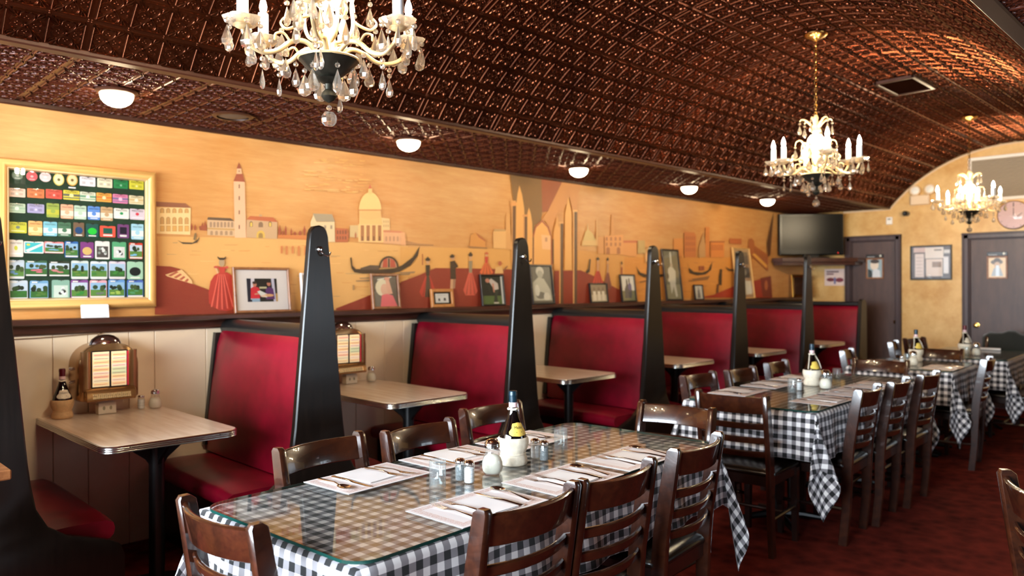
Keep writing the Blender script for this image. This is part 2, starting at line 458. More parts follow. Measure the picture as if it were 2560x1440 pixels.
for ya, yb in ((sy0 + .06, (sy0 + sy1) / 2 - .03), ((sy0 + sy1) / 2 + .03, sy1 - .06)):
    obj('pane', MB().add(box(XR + .08, (ya + yb) / 2, (sz0 + sz1) / 2, .006, yb - ya, sz1 - sz0 - .12)), 'window_glass', win, smooth=0)
# front wall with the street window
m = MB(); wx0, wx1, wz0, wz1 = -4.45, .2, 0.5, 2.385
m.add(box((XW + wx0) / 2, YF - 0.1, 1.6, wx0 - XW, 0.2, 3.2)); m.add(box((XR + wx1) / 2, YF - 0.1, 1.6, XR - wx1, 0.2, 3.2))
m.add(box((wx0 + wx1) / 2, YF - 0.1, wz0 / 2, wx1 - wx0, 0.2, wz0)); m.add(box((wx0 + wx1) / 2, YF - 0.1, (wz1 + 3.2) / 2, wx1 - wx0, 0.2, 3.2 - wz1))
struct(obj('wall_front', m, 'dark_room', smooth=0))
m = MB()
for x in (wx0 + .03, -2.9, -1.35, wx1 - .03): m.add(box(x, YF - 0.08, (wz0 + wz1) / 2, 0.06, 0.06, wz1 - wz0, .004))
for z in (wz0 + .03, wz1 - .03): m.add(box((wx0 + wx1) / 2, YF - 0.08, z, wx1 - wx0, 0.06, 0.06, .004))
win = struct(obj('window_1', m, 'door_frame'))
for xa, xb in ((wx0 + .06, -2.93), (-2.87, -1.38), (-1.32, wx1 - .06)):
    obj('pane', MB().add(box((xa + xb) / 2, YF - .08, (wz0 + wz1) / 2, xb - xa, .006, wz1 - wz0 - .12)), 'window_glass', win, smooth=0)
# back wall built round its two door openings
D1 = (-4.03 + .07, -3.335 - .07, 2.01); D2 = (-2.663 + .08, -1.72, 1.985)
m = MB()
def wallseg(x0, x1, z0, z1): m.add(box((x0 + x1) / 2, YB + .1, (z0 + z1) / 2, x1 - x0, .2, z1 - z0))
wallseg(XW - .2, D1[0], 0, 3.3); wallseg(D1[1], D2[0], 0, 3.3); wallseg(D2[1], XR + .2, 0, 3.3)
wallseg(D1[0], D1[1], D1[2], 3.3); wallseg(D2[0], D2[1], D2[2], 3.3)
WB = struct(obj('wall_back', m, 'gold_plaster', smooth=0))
def door(n, d, knob_px, plaque):
    x0, x1, z1 = d; cx = (x0 + x1) / 2
    fr = MB()
    for s, x in ((-1, x0), (1, x1)):
        fr.add(box(x + s * .035, YB - .012, z1 / 2 + .03, .07, .05, z1 + .06, .006)); fr.add(box(x + s * .005, YB + .02, z1 / 2, .03, .06, z1, .004)); fr.add(box(x + s * .058, YB - .03, z1 / 2 + .03, .024, .03, z1 + .07, .006))
    fr.add(box(cx, YB - .012, z1 + .035, x1 - x0 + .14, .05, .07, .006)); fr.add(box(cx, YB - .03, z1 + .058, x1 - x0 + .15, .03, .024, .006)); fr.add(box(cx, YB + .02, z1 + .005, x1 - x0, .06, .03, .004))
    F = struct(obj('door_%d' % n, fr, 'door_frame'))
    sl = obj('door_leaf', MB().add(box(cx, YB + .05, z1 / 2, x1 - x0 - .01, .04, z1 - .01, .003)), 'door_wood', F)
    k = onY(*knob_px, YB - .03)
    kb = MB().add(lathe([(0.0, 0.055), (.018, .052), (.027, .04), (.026, .028), (.012, .018), (.011, .006), (.03, .004), (.03, 0)], 16), Matrix.Translation((k.x, YB + .03, k.z)) @ Matrix.Rotation(PI / 2, 4, 'X'))
    obj('door_knob', kb, 'knob_gold', F)
    # framed sign hung on the leaf
    (a, b, c, e), sg, kind = plaque
    p0 = onY(a, b, YB + .02); p1 = onY(c, e, YB + .02); wd, ht = p1.x - p0.x, p0.z - p1.z
    T = thing('door_picture', sg, 'picture', ((p0.x + p1.x) / 2, YB + .029, p1.z), -PI / 2)
    fw = .018
    obj('frame', MB().add(flat_frame(wd, ht, fw, .016, x0=0)), 'frame_wood', T)
    A = Art(); A.rect(-wd / 2 + .01, .01, wd / 2 - .01, ht - .01, (226, 200, 168))
    if kind == 0:
        A.rect(-wd / 2 + .02, .02, wd / 2 - .02, ht - .02, (150, 168, 176)); A.poly(ell(-.02 * wd, .66 * ht, .24 * wd, .24 * ht), (226, 208, 190)); A.poly(ell(.0, .84 * ht, .26 * wd, .1 * ht), (56, 46, 42)); A.poly([(-.4 * wd, .05 * ht), (-.1 * wd, .05 * ht), (-.18 * wd, .4 * ht), (-.4 * wd, .5 * ht)], (44, 56, 58)); A.poly([(-.15 * wd, .08 * ht), (.32 * wd, .08 * ht), (.28 * wd, .4 * ht), (.05 * wd, .5 * ht), (-.1 * wd, .4 * ht)], (214, 216, 220))
    else:
        A.poly(ell(-.02 * wd, .74 * ht, .3 * wd, .12 * ht), (110, 104, 104)); A.poly(ell(0, .82 * ht, .17 * wd, .1 * ht), (92, 88, 90)); A.poly(ell(0, .6 * ht, .15 * wd, .15 * ht), (196, 168, 150)); A.poly([(-.3 * wd, .12 * ht), (.3 * wd, .12 * ht), (.16 * wd, .48 * ht), (-.16 * wd, .48 * ht)], (168, 176, 186)); A.rect(-.07 * wd, .12 * ht, .1 * wd, .6 * ht, (214, 226, 240))
    A.obj('photo', T, (.006, 0, 0))
    hs = .045; sm = obj('sign_plate', MB().add(box(.006, 0, ht + hs / 2 + .004, .01, wd, hs, .002)), 'plastic_black', T)
    A = Art(); A.rect(-wd * .42, ht + .012, wd * .0, ht + .02, (170, 170, 170)); A.poly(ell(wd * .33, ht + .028, .012, .014, 10), (220, 216, 200)); A.obj('sign_print', sm, (.0115, 0, 0))
door(1, D1, (2237, 805), ((2165, 646, 2209, 697), 'small framed face portrait under a dark sign on the narrower door', 0))
door(2, D2, (2438, 814), ((2467, 641, 2519, 697), 'small framed portrait in a hat under a black sign on the wider door', 1))
# ------------------------------------------------------------------ vault and soffits
VX, VH, VPK = -2.093, 1.375, 3.075
RISE = VPK - ZS; RV = (VH * VH + RISE * RISE) / (2 * RISE); VZ = VPK - RV; HA = math.asin(VH / RV)
m = MB(); NA = 40; sec = []
for y in (YF - .1, YB + .05):
    s = []
    for i in range(NA + 1):
        a = -HA + 2 * HA * i / NA; s.append((VX + (RV + .012) * math.sin(a), y, VZ + (RV + .012) * math.cos(a)))
    for i in range(NA, -1, -1):
        a = -HA + 2 * HA * i / NA; s.append((VX + (RV + .09) * math.sin(a), y, VZ + (RV + .09) * math.cos(a)))
    sec.append(s)
m.add(loft(sec)); XL_E, XR_E = VX - VH, VX + VH
for x0, x1 in ((XW - .1, XL_E), (XR_E, XR + .1)): m.add(box((x0 + x1) / 2, (YF + YB) / 2, ZS + .06, x1 - x0, YB - YF + .3, .1))
CEIL = struct(obj('ceiling', m, 'tin_trim', smooth=40))
SQ = 0.1425; PAN = 0.575
def strip(path, wd, ht):
    """low rounded ridge along a 2-D path (a pressed line in the tin)"""
    n = len(path); v, f = [], []
    for i, p in enumerate(path):
        q0, q1 = path[max(i - 1, 0)], path[min(i + 1, n - 1)]
        dx, dy = q1[0] - q0[0], q1[1] - q0[1]; L = math.hypot(dx, dy) or 1; nx, ny = -dy / L, dx / L
        w_ = wd[i] if hasattr(wd, '__len__') else wd
        for s, h in ((-1, -.1), (-.6, .75), (0, 1), (.6, .75), (1, -.1)): v.append((p[0] + nx * w_ * s, p[1] + ny * w_ * s, ht * h * (w_ / (max(wd) if hasattr(wd, '__len__') else wd)) ** .5))
    for i in range(n - 1):
        for k in range(4): f.append((i * 5 + k, i * 5 + k + 1, (i + 1) * 5 + k + 1, (i + 1) * 5 + k))
    return v, f
def berry(x, y, r):
    v = [(x + r * math.cos(k * PI / 3), y + r * math.sin(k * PI / 3), -.0004) for k in range(6)] + [(x + .7 * r * math.cos(k * PI / 3), y + .7 * r * math.sin(k * PI / 3), r * .6) for k in range(6)] + [(x, y, r * .85)]
    return v, [(k, (k + 1) % 6, 6 + (k + 1) % 6, 6 + k) for k in range(6)] + [(6 + k, 6 + (k + 1) % 6, 12) for k in range(6)]
MOT = MB(); u = SQ * .92
def rot4(p, k):
    for _ in range(k): p = (-p[1], p[0])
    return p
for k in range(4):
    def pt(L): return [tuple(u * c for c in rot4(p, k)) for p in L]
    MOT.add(strip(pt([(.02, .02), (.14, .15), (.27, .26), (.36, .38), (.45, .46)]), [u * .022, u * .026, u * .024, u * .034, u * .012], .0065))
    for L in ([(.27, .26), (.36, .26), (.44, .31), (.47, .38)], [(.26, .27), (.26, .36), (.31, .44), (.38, .47)]): MOT.add(strip(pt(L), [u * .016, u * .024, u * .022, u * .008], .006))
    for s in (-1, 1):
        MOT.add(strip(pt([(s * .02, .07), (s * .13, .14), (s * .19, .25), (s * .17, .36), (s * .08, .41), (s * .02, .36)]), [u * .014, u * .022, u * .026, u * .024, u * .02, u * .01], .006))
        MOT.add(strip(pt([(s * .15, .15), (s * .24, .19), (s * .28, .28)]), [u * .012, u * .016, u * .006], .004))
    for x, y in ((0, .27), (-.055, .21), (.055, .21)):
        p = rot4((x * u, y * u), k); MOT.add(berry(p[0], p[1], u * .036))
MOT.add(berry(0, 0, u * .05))
def tin_panel(na, nb, curved, border_a=(1, 1), soft=1.0):
    """na squares round the vault, nb along the room; h>0 into the room. border_a: ribs at both ends"""
    La, Lb = na * SQ + .005, nb * SQ + .005; B = MB()
    ga, gb = max(2, na * 3), 2
    v = [((i / ga - .5) * La, (j / gb - .5) * Lb, 0) for i in range(ga + 1) for j in range(gb + 1)]
    B.add((v, [(i * (gb + 1) + j, (i + 1) * (gb + 1) + j, (i + 1) * (gb + 1) + j + 1, i * (gb + 1) + j + 1) for i in range(ga) for j in range(gb)]))
    for i in range(na):
        for j in range(nb):
            cx, cy = (i + .5 - na / 2) * SQ, (j + .5 - nb / 2) * SQ
            B.add((MOT.v, MOT.f), lambda p: (p[0] + cx, p[1] + cy, p[2] * soft))
    def rib(a0, b0, a1, b1, wd=.0042): B.add(strip([(a0 + (a1 - a0) * k / 4, b0 + (b1 - b0) * k / 4) for k in range(5)], wd, .0075 * soft))
    for i in range(na + 1):
        a = (i - na / 2) * SQ; e = .013 * (1 if i == 0 else -1 if i == na else 0)
        for j in range(nb): rib(a + e, (j + .13 - nb / 2) * SQ, a + e, (j + .87 - nb / 2) * SQ)
    for j in range(nb + 1):
        b = (j - nb / 2) * SQ; e = .013 * (1 if j == 0 else -1 if j == nb else 0)
        for i in range(na): rib((i + .13 - na / 2) * SQ, b + e, (i + .87 - na / 2) * SQ, b + e)
    for i in range(na + 1):
        for j in range(nb + 1): B.add(berry(max(-La / 2 + .006, min(La / 2 - .006, (i - na / 2) * SQ)), max(-Lb / 2 + .006, min(Lb / 2 - .006, (j - nb / 2) * SQ)), .005))
    B.f = [q[::-1] for q in B.f]
    if curved: B.v = [((RV - h) * math.sin(a / RV), b, (RV - h) * math.cos(a / RV)) for a, b, h in B.v]
    else: B.v = [(a, b, -h) for a, b, h in B.v]
    return B.mesh('ceiling_tile', 50)
TP, TS, TF = tin_panel(4, 4, True, soft=1.7), tin_panel(1, 4, True, soft=1.7), tin_panel(4, 4, False, soft=1.0)
yk = 0.977 - PAN * 6 + PAN / 2; ys = [yk + PAN * k for k in range(23)]
for y in ys:
    if y > YB - .1: continue
    for i in range(5): link('ceiling_tile', TP, 'tin', CEIL, (VX, y, VZ), (0, (i - 2) * PAN / RV, 0))
    for s in (-1, 1): link('ceiling_tile', TS, 'tin', CEIL, (VX, y, VZ), (0, s * (2.5 * PAN + SQ / 2 - .001) / RV, 0))
    for x in (XL_E - .01 - PAN / 2, XL_E - .01 - PAN * 1.5): link('ceiling_tile', TF, 'tin_soffit', CEIL, (x, y, ZS), (0, 0, 0))
    for k in range(3): link('ceiling_tile', TF, 'tin_soffit', CEIL, (XR_E + .01 + PAN * (.5 + k), y, ZS), (0, 0, 0))
TF.materials.clear(); TF.materials.append(MATS['tin_soffit'])
for n, (x, s) in enumerate(((XL_E, 1), (XR_E, -1))):
    m = MB().add(box(x - s * .024, (YF + YB) / 2, ZS - .002, .066, YB - YF, .026, .006)); m.add(box(x - s * .002, (YF + YB) / 2, ZS + .004, .016, YB - YF, .03, .004))
    struct(obj('trim_%d' % (n + 1), m, 'tin_trim'))
# pale moulding where the back wall meets the vault and soffits
pts = [(-4.05, YB - .012, ZS - .012), (XL_E, YB - .012, ZS - .012)] + [(VX + (RV - .008) * math.sin(-HA + 2 * HA * i / 40), YB - .012, VZ + (RV - .008) * math.cos(-HA + 2 * HA * i / 40)) for i in range(1, 40)] + [(XR_E, YB - .012, ZS - .012), (XR, YB - .012, ZS - .012)]
struct(obj('trim_3', MB().add(tube(pts, .013, 6)), 'cream_trim'))
m = MB().add(box(XW + .012, (YF + YB) / 2, ZS - .012, .024, YB - YF, .03, .005)); struct(obj('trim_4', m, 'tin_trim'))
# ------------------------------------------------------------------ panelling under the ledge (each board its own piece)
y = YF; bm = {}; k = 0
while y < YB - .01:
    wd = (.245, .17, .21, .14, .3)[k % 5]; k += 1; wd = min(wd, YB - y)
    key = round(wd, 3)
    if key not in bm: bm[key] = MB().add(box(.007, 0, .62, .014, wd - .003, 1.24, .0025)).mesh('wall_board', 35)
    link('wall_board', bm[key], 'panel_cream', WL, (XW, y + wd / 2, 0)); y += wd
# ledge that carries the pictures
LZ = 1.282
m = MB(); secs = []
prof = [(0, LZ), (.115, LZ), (.122, LZ - .006), (.122, LZ - .026), (.112, LZ - .03), (.06, LZ - .036), (.045, LZ - .05), (.04, LZ - .075), (.028, LZ - .085), (0, LZ - .085)]
m.add(loft([[(XW + .0 + a, yy, b) for a, b in prof] for yy in (YF, YB - .02)]))
struct(obj('trim_5', m, 'ledge_wood'))
# ------------------------------------------------------------------ mural (flat paint on the left wall)
A = Art(0.00003)
def W(p, px=True): q = onX(p[0], p[1], XW); return (q.y, q.z)
def zf(ox, oy, k): return lambda L: [W((ox + x / k, oy + y / k)) for x, y in L]
z6, z7, z8 = zf(380, 380, 3.2734), zf(1000, 400, 3.428), zf(1560, 480, 3.428)
def R(x0, y0, x1, y1): return [(x0, y0), (x1, y0), (x1, y1), (x0, y1)]
def arch(x0, x1, y0, y1, n=6): return [(x0, y1), (x1, y1)] + [((x0 + x1) / 2 + (x1 - x0) / 2 * math.cos(PI * i / n), y0 + (x1 - x0) / 2 - (x1 - x0) / 2 * math.sin(PI * i / n)) for i in range(n + 1)]
def cyp(x, y0, y1, wd): return [(x, y0), (x + wd, (y0 * .5 + y1 * .5)), (x + wd * .7, y1), (x - wd * .7, y1), (x - wd, (y0 * .5 + y1 * .5))]
P6 = lambda L, c, l=None: A.poly(z6(L), c, l)
P7 = lambda L, c, l=None: A.poly(z7(L), c, l)
P8 = lambda L, c, l=None: A.poly(z8(L), c, l)
RED, RED2, BLK = (134, 28, 20), (190, 60, 46), (26, 18, 15)
# water: paler band with brush strokes
P6([(40, 690), (1290, 712), (2095, 770), (2095, 1040), (1500, 1290), (700, 1290), (60, 930)], (222, 166, 96))
for i in range(70):
    x, yy = random.uniform(60, 2050), random.uniform(740, 1180); L_ = random.uniform(30, 150)
    P6([(x, yy), (x + L_, yy + random.uniform(-3, 5)), (x + L_ * .8, yy + 7), (x + 8, yy + 6)], random.choice([(230, 178, 108), (206, 150, 84), (190, 150, 96), (226, 170, 98), (214, 150, 80)]))
P7([(0, 745), (900, 760), (960, 770), (960, 940), (300, 925), (0, 1030)], (220, 158, 82))
P7([(1320, 760), (2190, 820), (2190, 1220), (1890, 1220), (1640, 985), (1320, 950)], (216, 150, 74))
P8([(0, 560), (950, 560), (950, 800), (700, 900), (0, 940)], (214, 138, 58))
for i in range(40):
    x, yy = random.uniform(40, 840), random.uniform(590, 880); L_ = random.uniform(30, 110)
    P8([(x, yy), (x + L_, yy + 3), (x + L_ * .8, yy + 8), (x + 8, yy + 7)], random.choice([(224, 152, 74), (190, 120, 56), (206, 136, 66)]))
# cream palazzo by the badge board
P6([(35, 452), (315, 458), (311, 678), (35, 668)], (234, 200, 140)); P6([(30, 406), (272, 420), (318, 458), (30, 445)], (140, 82, 58))
for r, (y0, y1, c) in enumerate(((458, 500, (206, 154, 88)), (530, 592, (200, 148, 86)), (603, 650, (216, 160, 86)))):
    for k in range(5):
        x = 64 + k * 50
        P6(arch(x, x + 34, y0 + k * 1, y1) if r < 2 else R(x, y0, x + 36, y1), (176, 128, 78)); P6(arch(x + 5, x + 29, y0 + 6, y1) if r < 2 else R(x + 3, y0 + 3, x + 33, y1 - 2), c)
for x, y0, wd in ((322, 580, 7), (350, 590, 9), (410, 572, 9), (432, 560, 9), (392, 604, 7)): P6(cyp(x, y0, 640, wd), (152, 66, 44))
P6([(380, 610), (445, 596), (445, 645), (390, 640)], (156, 74, 50))
P6([(205, 722), (240, 738), (330, 742), (372, 716), (384, 690), (384, 712), (362, 742), (320, 754), (250, 752)], (52, 46, 38)); P6([(335, 716), (345, 668), (358, 660), (362, 690), (352, 724)], (120, 96, 64))
# grey palazzo, tower, customs house
P6([(450, 555), (672, 566), (678, 690), (450, 680)], (206, 168, 128)); P6([(456, 534), (640, 542), (672, 566), (448, 554)], (88, 68, 54)); P6([(450, 620), (676, 630), (676, 642), (450, 632)], (190, 146, 86))
for k in range(7): P6(arch(470 + k * 29, 488 + k * 29, 572, 616), (160, 128, 100))
for k in range(5): P6(arch(474 + k * 40, 496 + k * 40, 645, 680), (166, 132, 100))
P6([(665, 242), (756, 242), (768, 702), (675, 702)], (236, 178, 140)); P6([(688, 178), (738, 178), (758, 246), (664, 238)], (156, 74, 52)); P6([(692, 134), (728, 134), (731, 180), (689, 180)], (226, 176, 136)); P6([(708, 84), (728, 136), (690, 136)], (150, 70, 50)); P6(ell(710, 158, 7, 8, 8), (170, 130, 100))
for yy in (265, 362, 478, 598): P6(R(706, yy, 716, yy + 32), (120, 84, 66))
P6([(770, 553), (1022, 572), (1020, 712), (770, 700)], (196, 158, 118)); P6([(800, 524), (988, 536), (1024, 574), (768, 552)], (188, 96, 58)); P6(ell(885, 520, 14, 10, 8), (190, 150, 110))
for x in (795, 950): P6(arch(x, x + 26, 568, 612), (110, 84, 60)); P6(arch(x + 5, x + 22, 576, 610), (222, 180, 80))
P6(arch(868, 905, 572, 616), (130, 100, 76)); P6(arch(852, 920, 642, 704), (212, 170, 76)); P6(arch(868, 904, 662, 704), (150, 116, 64))
# shore and cypresses
P6([(1026, 676), (1290, 684), (1290, 720), (1026, 706)], (204, 118, 60))
for x, y0, wd in ((1040, 598, 11), (1066, 640, 8), (1090, 598, 9), (1136, 620, 7), (1166, 650, 12), (1208, 642, 13), (1244, 600, 10), (1272, 650, 8)): P6(cyp(x, y0, 680, wd), (156, 64, 42))
for x in (1050, 1090, 1140, 1190, 1244): P6(R(x, 770, x + 16, 830 + (x % 30)), (204, 120, 66))
# white house and brick house
P6([(1293, 575), (1318, 508), (1345, 572), (1490, 572), (1494, 736), (1296, 736)], (222, 196, 152)); P6([(1312, 504), (1470, 510), (1492, 572), (1340, 568)], (160, 144, 118))
for x in (1360, 1405, 1455): P6(R(x, 600, x + 16, 630), (150, 130, 110))
P6([(1496, 622), (1596, 628), (1600, 738), (1496, 738)], (186, 94, 56))
for x in (1508, 1530, 1552, 1574): P6(arch(x, x + 13, 640, 672), (128, 66, 44)); P6(R(x, 690, x + 12, 716), (130, 68, 46))
# basilica
P6([(1615, 600), (1690, 600), (1690, 700), (1615, 696)], (206, 174, 122)); P6(cyp(1662, 650, 705, 8), (168, 92, 56)); P6(cyp(1604, 630, 705, 7), (168, 92, 56))
P6([(1684, 590), (1886, 592), (1892, 742), (1684, 738)], (238, 190, 124)); P6([(1692, 500), (1870, 500), (1878, 592), (1690, 590)], (240, 182, 112)); P6(ell(1780, 480, 92, 150, 20, 180, 360), (242, 196, 124)); P6([(1690, 478), (1868, 478), (1870, 506), (1692, 506)], (234, 178, 110)); P6(ell(1780, 520, 88, 34, 16), (238, 176, 108))
P6(R(1765, 300, 1796, 345), (236, 186, 116)); P6([(1780, 262), (1794, 300), (1766, 300)], (196, 96, 60)); P6([(1684, 470), (1872, 470), (1872, 482), (1684, 482)], (206, 140, 80))
for x in (1703, 1750, 1797, 1844): P6(R(x, 600, x + 28, 728), (168, 108, 66)); P6(R(x + 9, 690, x + 19, 728), (110, 68, 46))
P6([(1872, 538), (1940, 546), (1942, 640), (1886, 640)], (226, 186, 128)); P6([(1888, 650), (2064, 660), (2066, 760), (1888, 748)], (220, 162, 116)); P6([(1888, 640), (2030, 648), (2066, 664), (1888, 656)], (206, 124, 84))
for k in range(5): P6(arch(1905 + k * 31, 1920 + k * 31, 690, 730), (190, 136, 98))
for k in range(3):
    for r in range(2): P6(R(1888 + k * 17, 560 + r * 34, 1898 + k * 17, 580 + r * 34), (196, 154, 104))
# red quay at left, mooring canopy, lady in red
P6([(20, 930), (150, 938), (235, 962), (320, 1076), (470, 1132), (700, 1290), (700, 1330), (20, 1330)], RED)
P6([(103, 1004), (240, 962), (322, 1050), (326, 1080), (120, 1018)], (232, 184, 124))
for k in range(4): P6([(128 + k * 44, 1010 + k * 16), (196 + k * 30, 974 + k * 20), (214 + k * 28, 984 + k * 20), (150 + k * 44, 1018 + k * 16)], (176, 84, 58))
P6([(505, 1010), (545, 985), (610, 985), (650, 1012), (668, 1060), (688, 1260), (650, 1290), (600, 1302), (540, 1292), (462, 1240), (458, 1150), (474, 1060)], (178, 36, 34))
for k in range(9): x = 480 + k * 22; P6([(560 + (k - 4) * 6, 1000), (566 + (k - 4) * 6, 1000), (x + 8, 1270 + 20 * math.sin(k * .4)), (x - 4, 1265 + 20 * math.sin(k * .4))], ((224, 92, 76), (160, 34, 34))[k % 2])
P6([(536, 940), (602, 940), (590, 990), (552, 990)], (186, 46, 40)); P6(ell(520, 942, 20, 10, 10), (196, 70, 56)); P6(ell(606, 944, 16, 10, 10), (196, 70, 56)); P6([(510, 950), (524, 950), (540, 992), (528, 996)], (216, 168, 124)); P6(ell(566, 905, 24, 34, 12), (176, 146, 110)); P6([(530, 854), (548, 866), (584, 866), (602, 854), (600, 870), (585, 884), (548, 884), (534, 870)], BLK)
# big gondola
P6([(1616, 866), (1628, 862), (1636, 930), (1662, 958), (1840, 962), (1980, 952), (2040, 928), (2130, 860), (2186, 770), (2170, 850), (2110, 930), (2020, 980), (1960, 992), (1720, 996), (1650, 984), (1626, 950)], BLK)
P6([(1700, 950), (1780, 926), (1860, 930), (1850, 962), (1700, 964)], (70, 58, 50)); P6(ell(1932, 948, 82, 96, 16, 180, 360), (40, 30, 24)); P6(ell(1932, 946, 66, 78, 16, 180, 360), (186, 140, 108)); P6([(1880, 944), (1888, 884), (1920, 868), (1922, 944)], (176, 70, 52)); P6(R(1926, 872, 1940, 944), (60, 44, 36)); P6([(1944, 870), (1980, 890), (1990, 944), (1944, 944)], (176, 72, 54))
for x, yy in ((1690, 1030), (1660, 1052), (1980, 1000), (2020, 985)): P6([(x, yy), (x + 130, yy - 8), (x + 120, yy + 6), (x + 10, yy + 8)], (150, 118, 84))
P6(R(1638, 1090, 1650, 1130), (160, 124, 84))
# red quay between gondola and arcade
P6([(1500, 1280), (1650, 1222), (1810, 1158), (2000, 1085), (2095, 1040), (2095, 1330), (1500, 1330)], RED)
P7([(0, 1045), (150, 990), (300, 926), (560, 928), (960, 938), (960, 1262), (0, 1270)], RED)
# quay figures
def lady(cx, y0, y1, wd, skirt, top, hat):
    h = y1 - y0
    P7([(cx - wd * .22, y0 + h * .45), (cx + wd * .22, y0 + h * .45), (cx + wd, y1 - h * .1), (cx + wd * .6, y1), (cx - wd * .7, y1), (cx - wd, y1 - h * .12)], skirt)
    for k in (-.45, 0, .45): P7([(cx + k * wd * .3, y0 + h * .5), (cx + k * wd * .4 + 3, y0 + h * .5), (cx + k * wd * 1.3 + 6, y1 - 8), (cx + k * wd * 1.3 - 4, y1 - 6)], tuple(int(c * .75) for c in skirt))
    P7([(cx - wd * .25, y0 + h * .2), (cx + wd * .25, y0 + h * .2), (cx + wd * .2, y0 + h * .48), (cx - wd * .2, y0 + h * .48)], top)
    P7(ell(cx, y0 + h * .11, wd * .2, h * .07, 10), (206, 156, 112)); P7([(cx - wd * .32, y0 + h * .06), (cx, y0 - 4), (cx + wd * .32, y0 + h * .06), (cx + wd * .2, y0 + h * .1), (cx - wd * .2, y0 + h * .1)], hat)
lady(232, 832, 1172, 72, (178, 40, 34), BLK, BLK); P7([(222, 990), (244, 990), (262, 1176), (206, 1174)], (62, 48, 40)); P7(R(184, 806, 190, 900), (150, 60, 44))
P7([(424, 870), (462, 862), (492, 912), (470, 930), (474, 1020), (426, 1022)], BLK); P7([(428, 1022), (450, 1022), (446, 1110), (424, 1110)], (196, 150, 110)); P7([(452, 1022), (472, 1022), (464, 1100), (446, 1104)], (150, 110, 84)); P7(ell(446, 838, 18, 22, 10), (190, 140, 100)); P7([(420, 826), (440, 806), (462, 820), (456, 836), (428, 840)], BLK)
lady(598, 790, 1160, 62, (200, 78, 62), (140, 124, 96), BLK)
lady(735, 790, 985, 58, (216, 96, 50), (196, 56, 44), (196, 90, 50))
P7([(812, 920), (870, 912), (880, 972), (806, 974)], (220, 170, 104)); P7(ell(850, 886, 16, 20, 10), (176, 90, 56)); P7([(876, 940), (912, 906), (916, 912), (886, 952)], (140, 90, 56))
# far houses
P7([(600, 650), (636, 618), (672, 656), (724, 690), (724, 756), (590, 748)], (212, 140, 66)); P7([(640, 620), (724, 684), (724, 700), (668, 664)], (180, 98, 52)); P7([(570, 738), (740, 750), (740, 760), (590, 754)], (160, 110, 68))
P7([(790, 612), (900, 600), (900, 762), (794, 756)], (228, 172, 104)); P7(R(800, 592, 896, 612), (190, 146, 90)); P7([(900, 500), (916, 440), (936, 500), (950, 770), (900, 765)], (214, 154, 88))
P7([(40, 690), (150, 716), (280, 724), (280, 736), (40, 726)], (176, 122, 74)); P7([(0, 622), (36, 622), (44, 736), (0, 730)], (224, 160, 110))
# painted arcade
P7([(934, 96), (1206, 146), (1212, 440), (1200, 520), (1150, 560), (1128, 640), (1128, 900), (1060, 900), (960, 900), (972, 380)], (120, 86, 48))
P7([(1204, 146), (1388, 178), (1260, 440), (1212, 450)], (150, 74, 44)); P7([(1388, 178), (1546, 200), (1516, 320), (1500, 520), (1480, 470), (1446, 320), (1400, 420), (1330, 470), (1290, 620), (1240, 520), (1200, 520), (1260, 440)], (206, 138, 78))
OR = (226, 162, 88)
P7([(985, 660), (988, 400), (1000, 290), (1016, 218), (1040, 300), (1058, 420), (1062, 660), (1060, 900), (985, 900)], OR); P7([(1076, 660), (1078, 520), (1086, 450), (1098, 408), (1114, 460), (1126, 540), (1130, 680), (1128, 900), (1076, 900)], OR)
P7([(1128, 900), (1130, 650), (1150, 570), (1210, 512), (1268, 570), (1292, 650), (1300, 900)], (160, 82, 50)); P7([(1140, 900), (1142, 650), (1160, 580), (1210, 532), (1256, 580), (1280, 650), (1286, 900)], OR)
P7([(1408, 460), (1436, 312), (1462, 450), (1466, 940), (1404, 940)], (230, 166, 90)); P7([(1310, 620), (1342, 470), (1362, 620), (1362, 940), (1312, 940)], (226, 160, 86))
P7([(1204, 640), (1284, 650), (1284, 770), (1212, 764)], (232, 176, 122)); P7(R(1236, 664, 1256, 700), (190, 136, 96)); P7(R(1130, 660, 1138, 890), (90, 60, 40)); P7(R(1300, 680, 1310, 890), (96, 64, 42))
P7([(1316, 950), (1540, 945), (1640, 988), (1880, 1116), (1890, 1236), (1316, 1240)], RED)
for x0, y0, c, c2 in ((956, 360, (96, 62, 40), (214, 150, 84)), (1058, 480, (90, 60, 40), (206, 140, 80)), (1366, 540, (84, 56, 40), (222, 160, 94)), (1484, 440, (78, 54, 42), (226, 166, 100))):
    P7(R(x0, y0, x0 + 26, 1232 if x0 > 1300 or x0 < 1000 else 900), c); P7(R(x0 - 8, y0, x0 + 2, 1232 if x0 > 1300 else 900), c2); P7(R(x0 - 14, y0 - 12, x0 + 30, y0 + 6), c2)
P7([(934, 370), (990, 362), (992, 392), (940, 398)], (220, 150, 84))
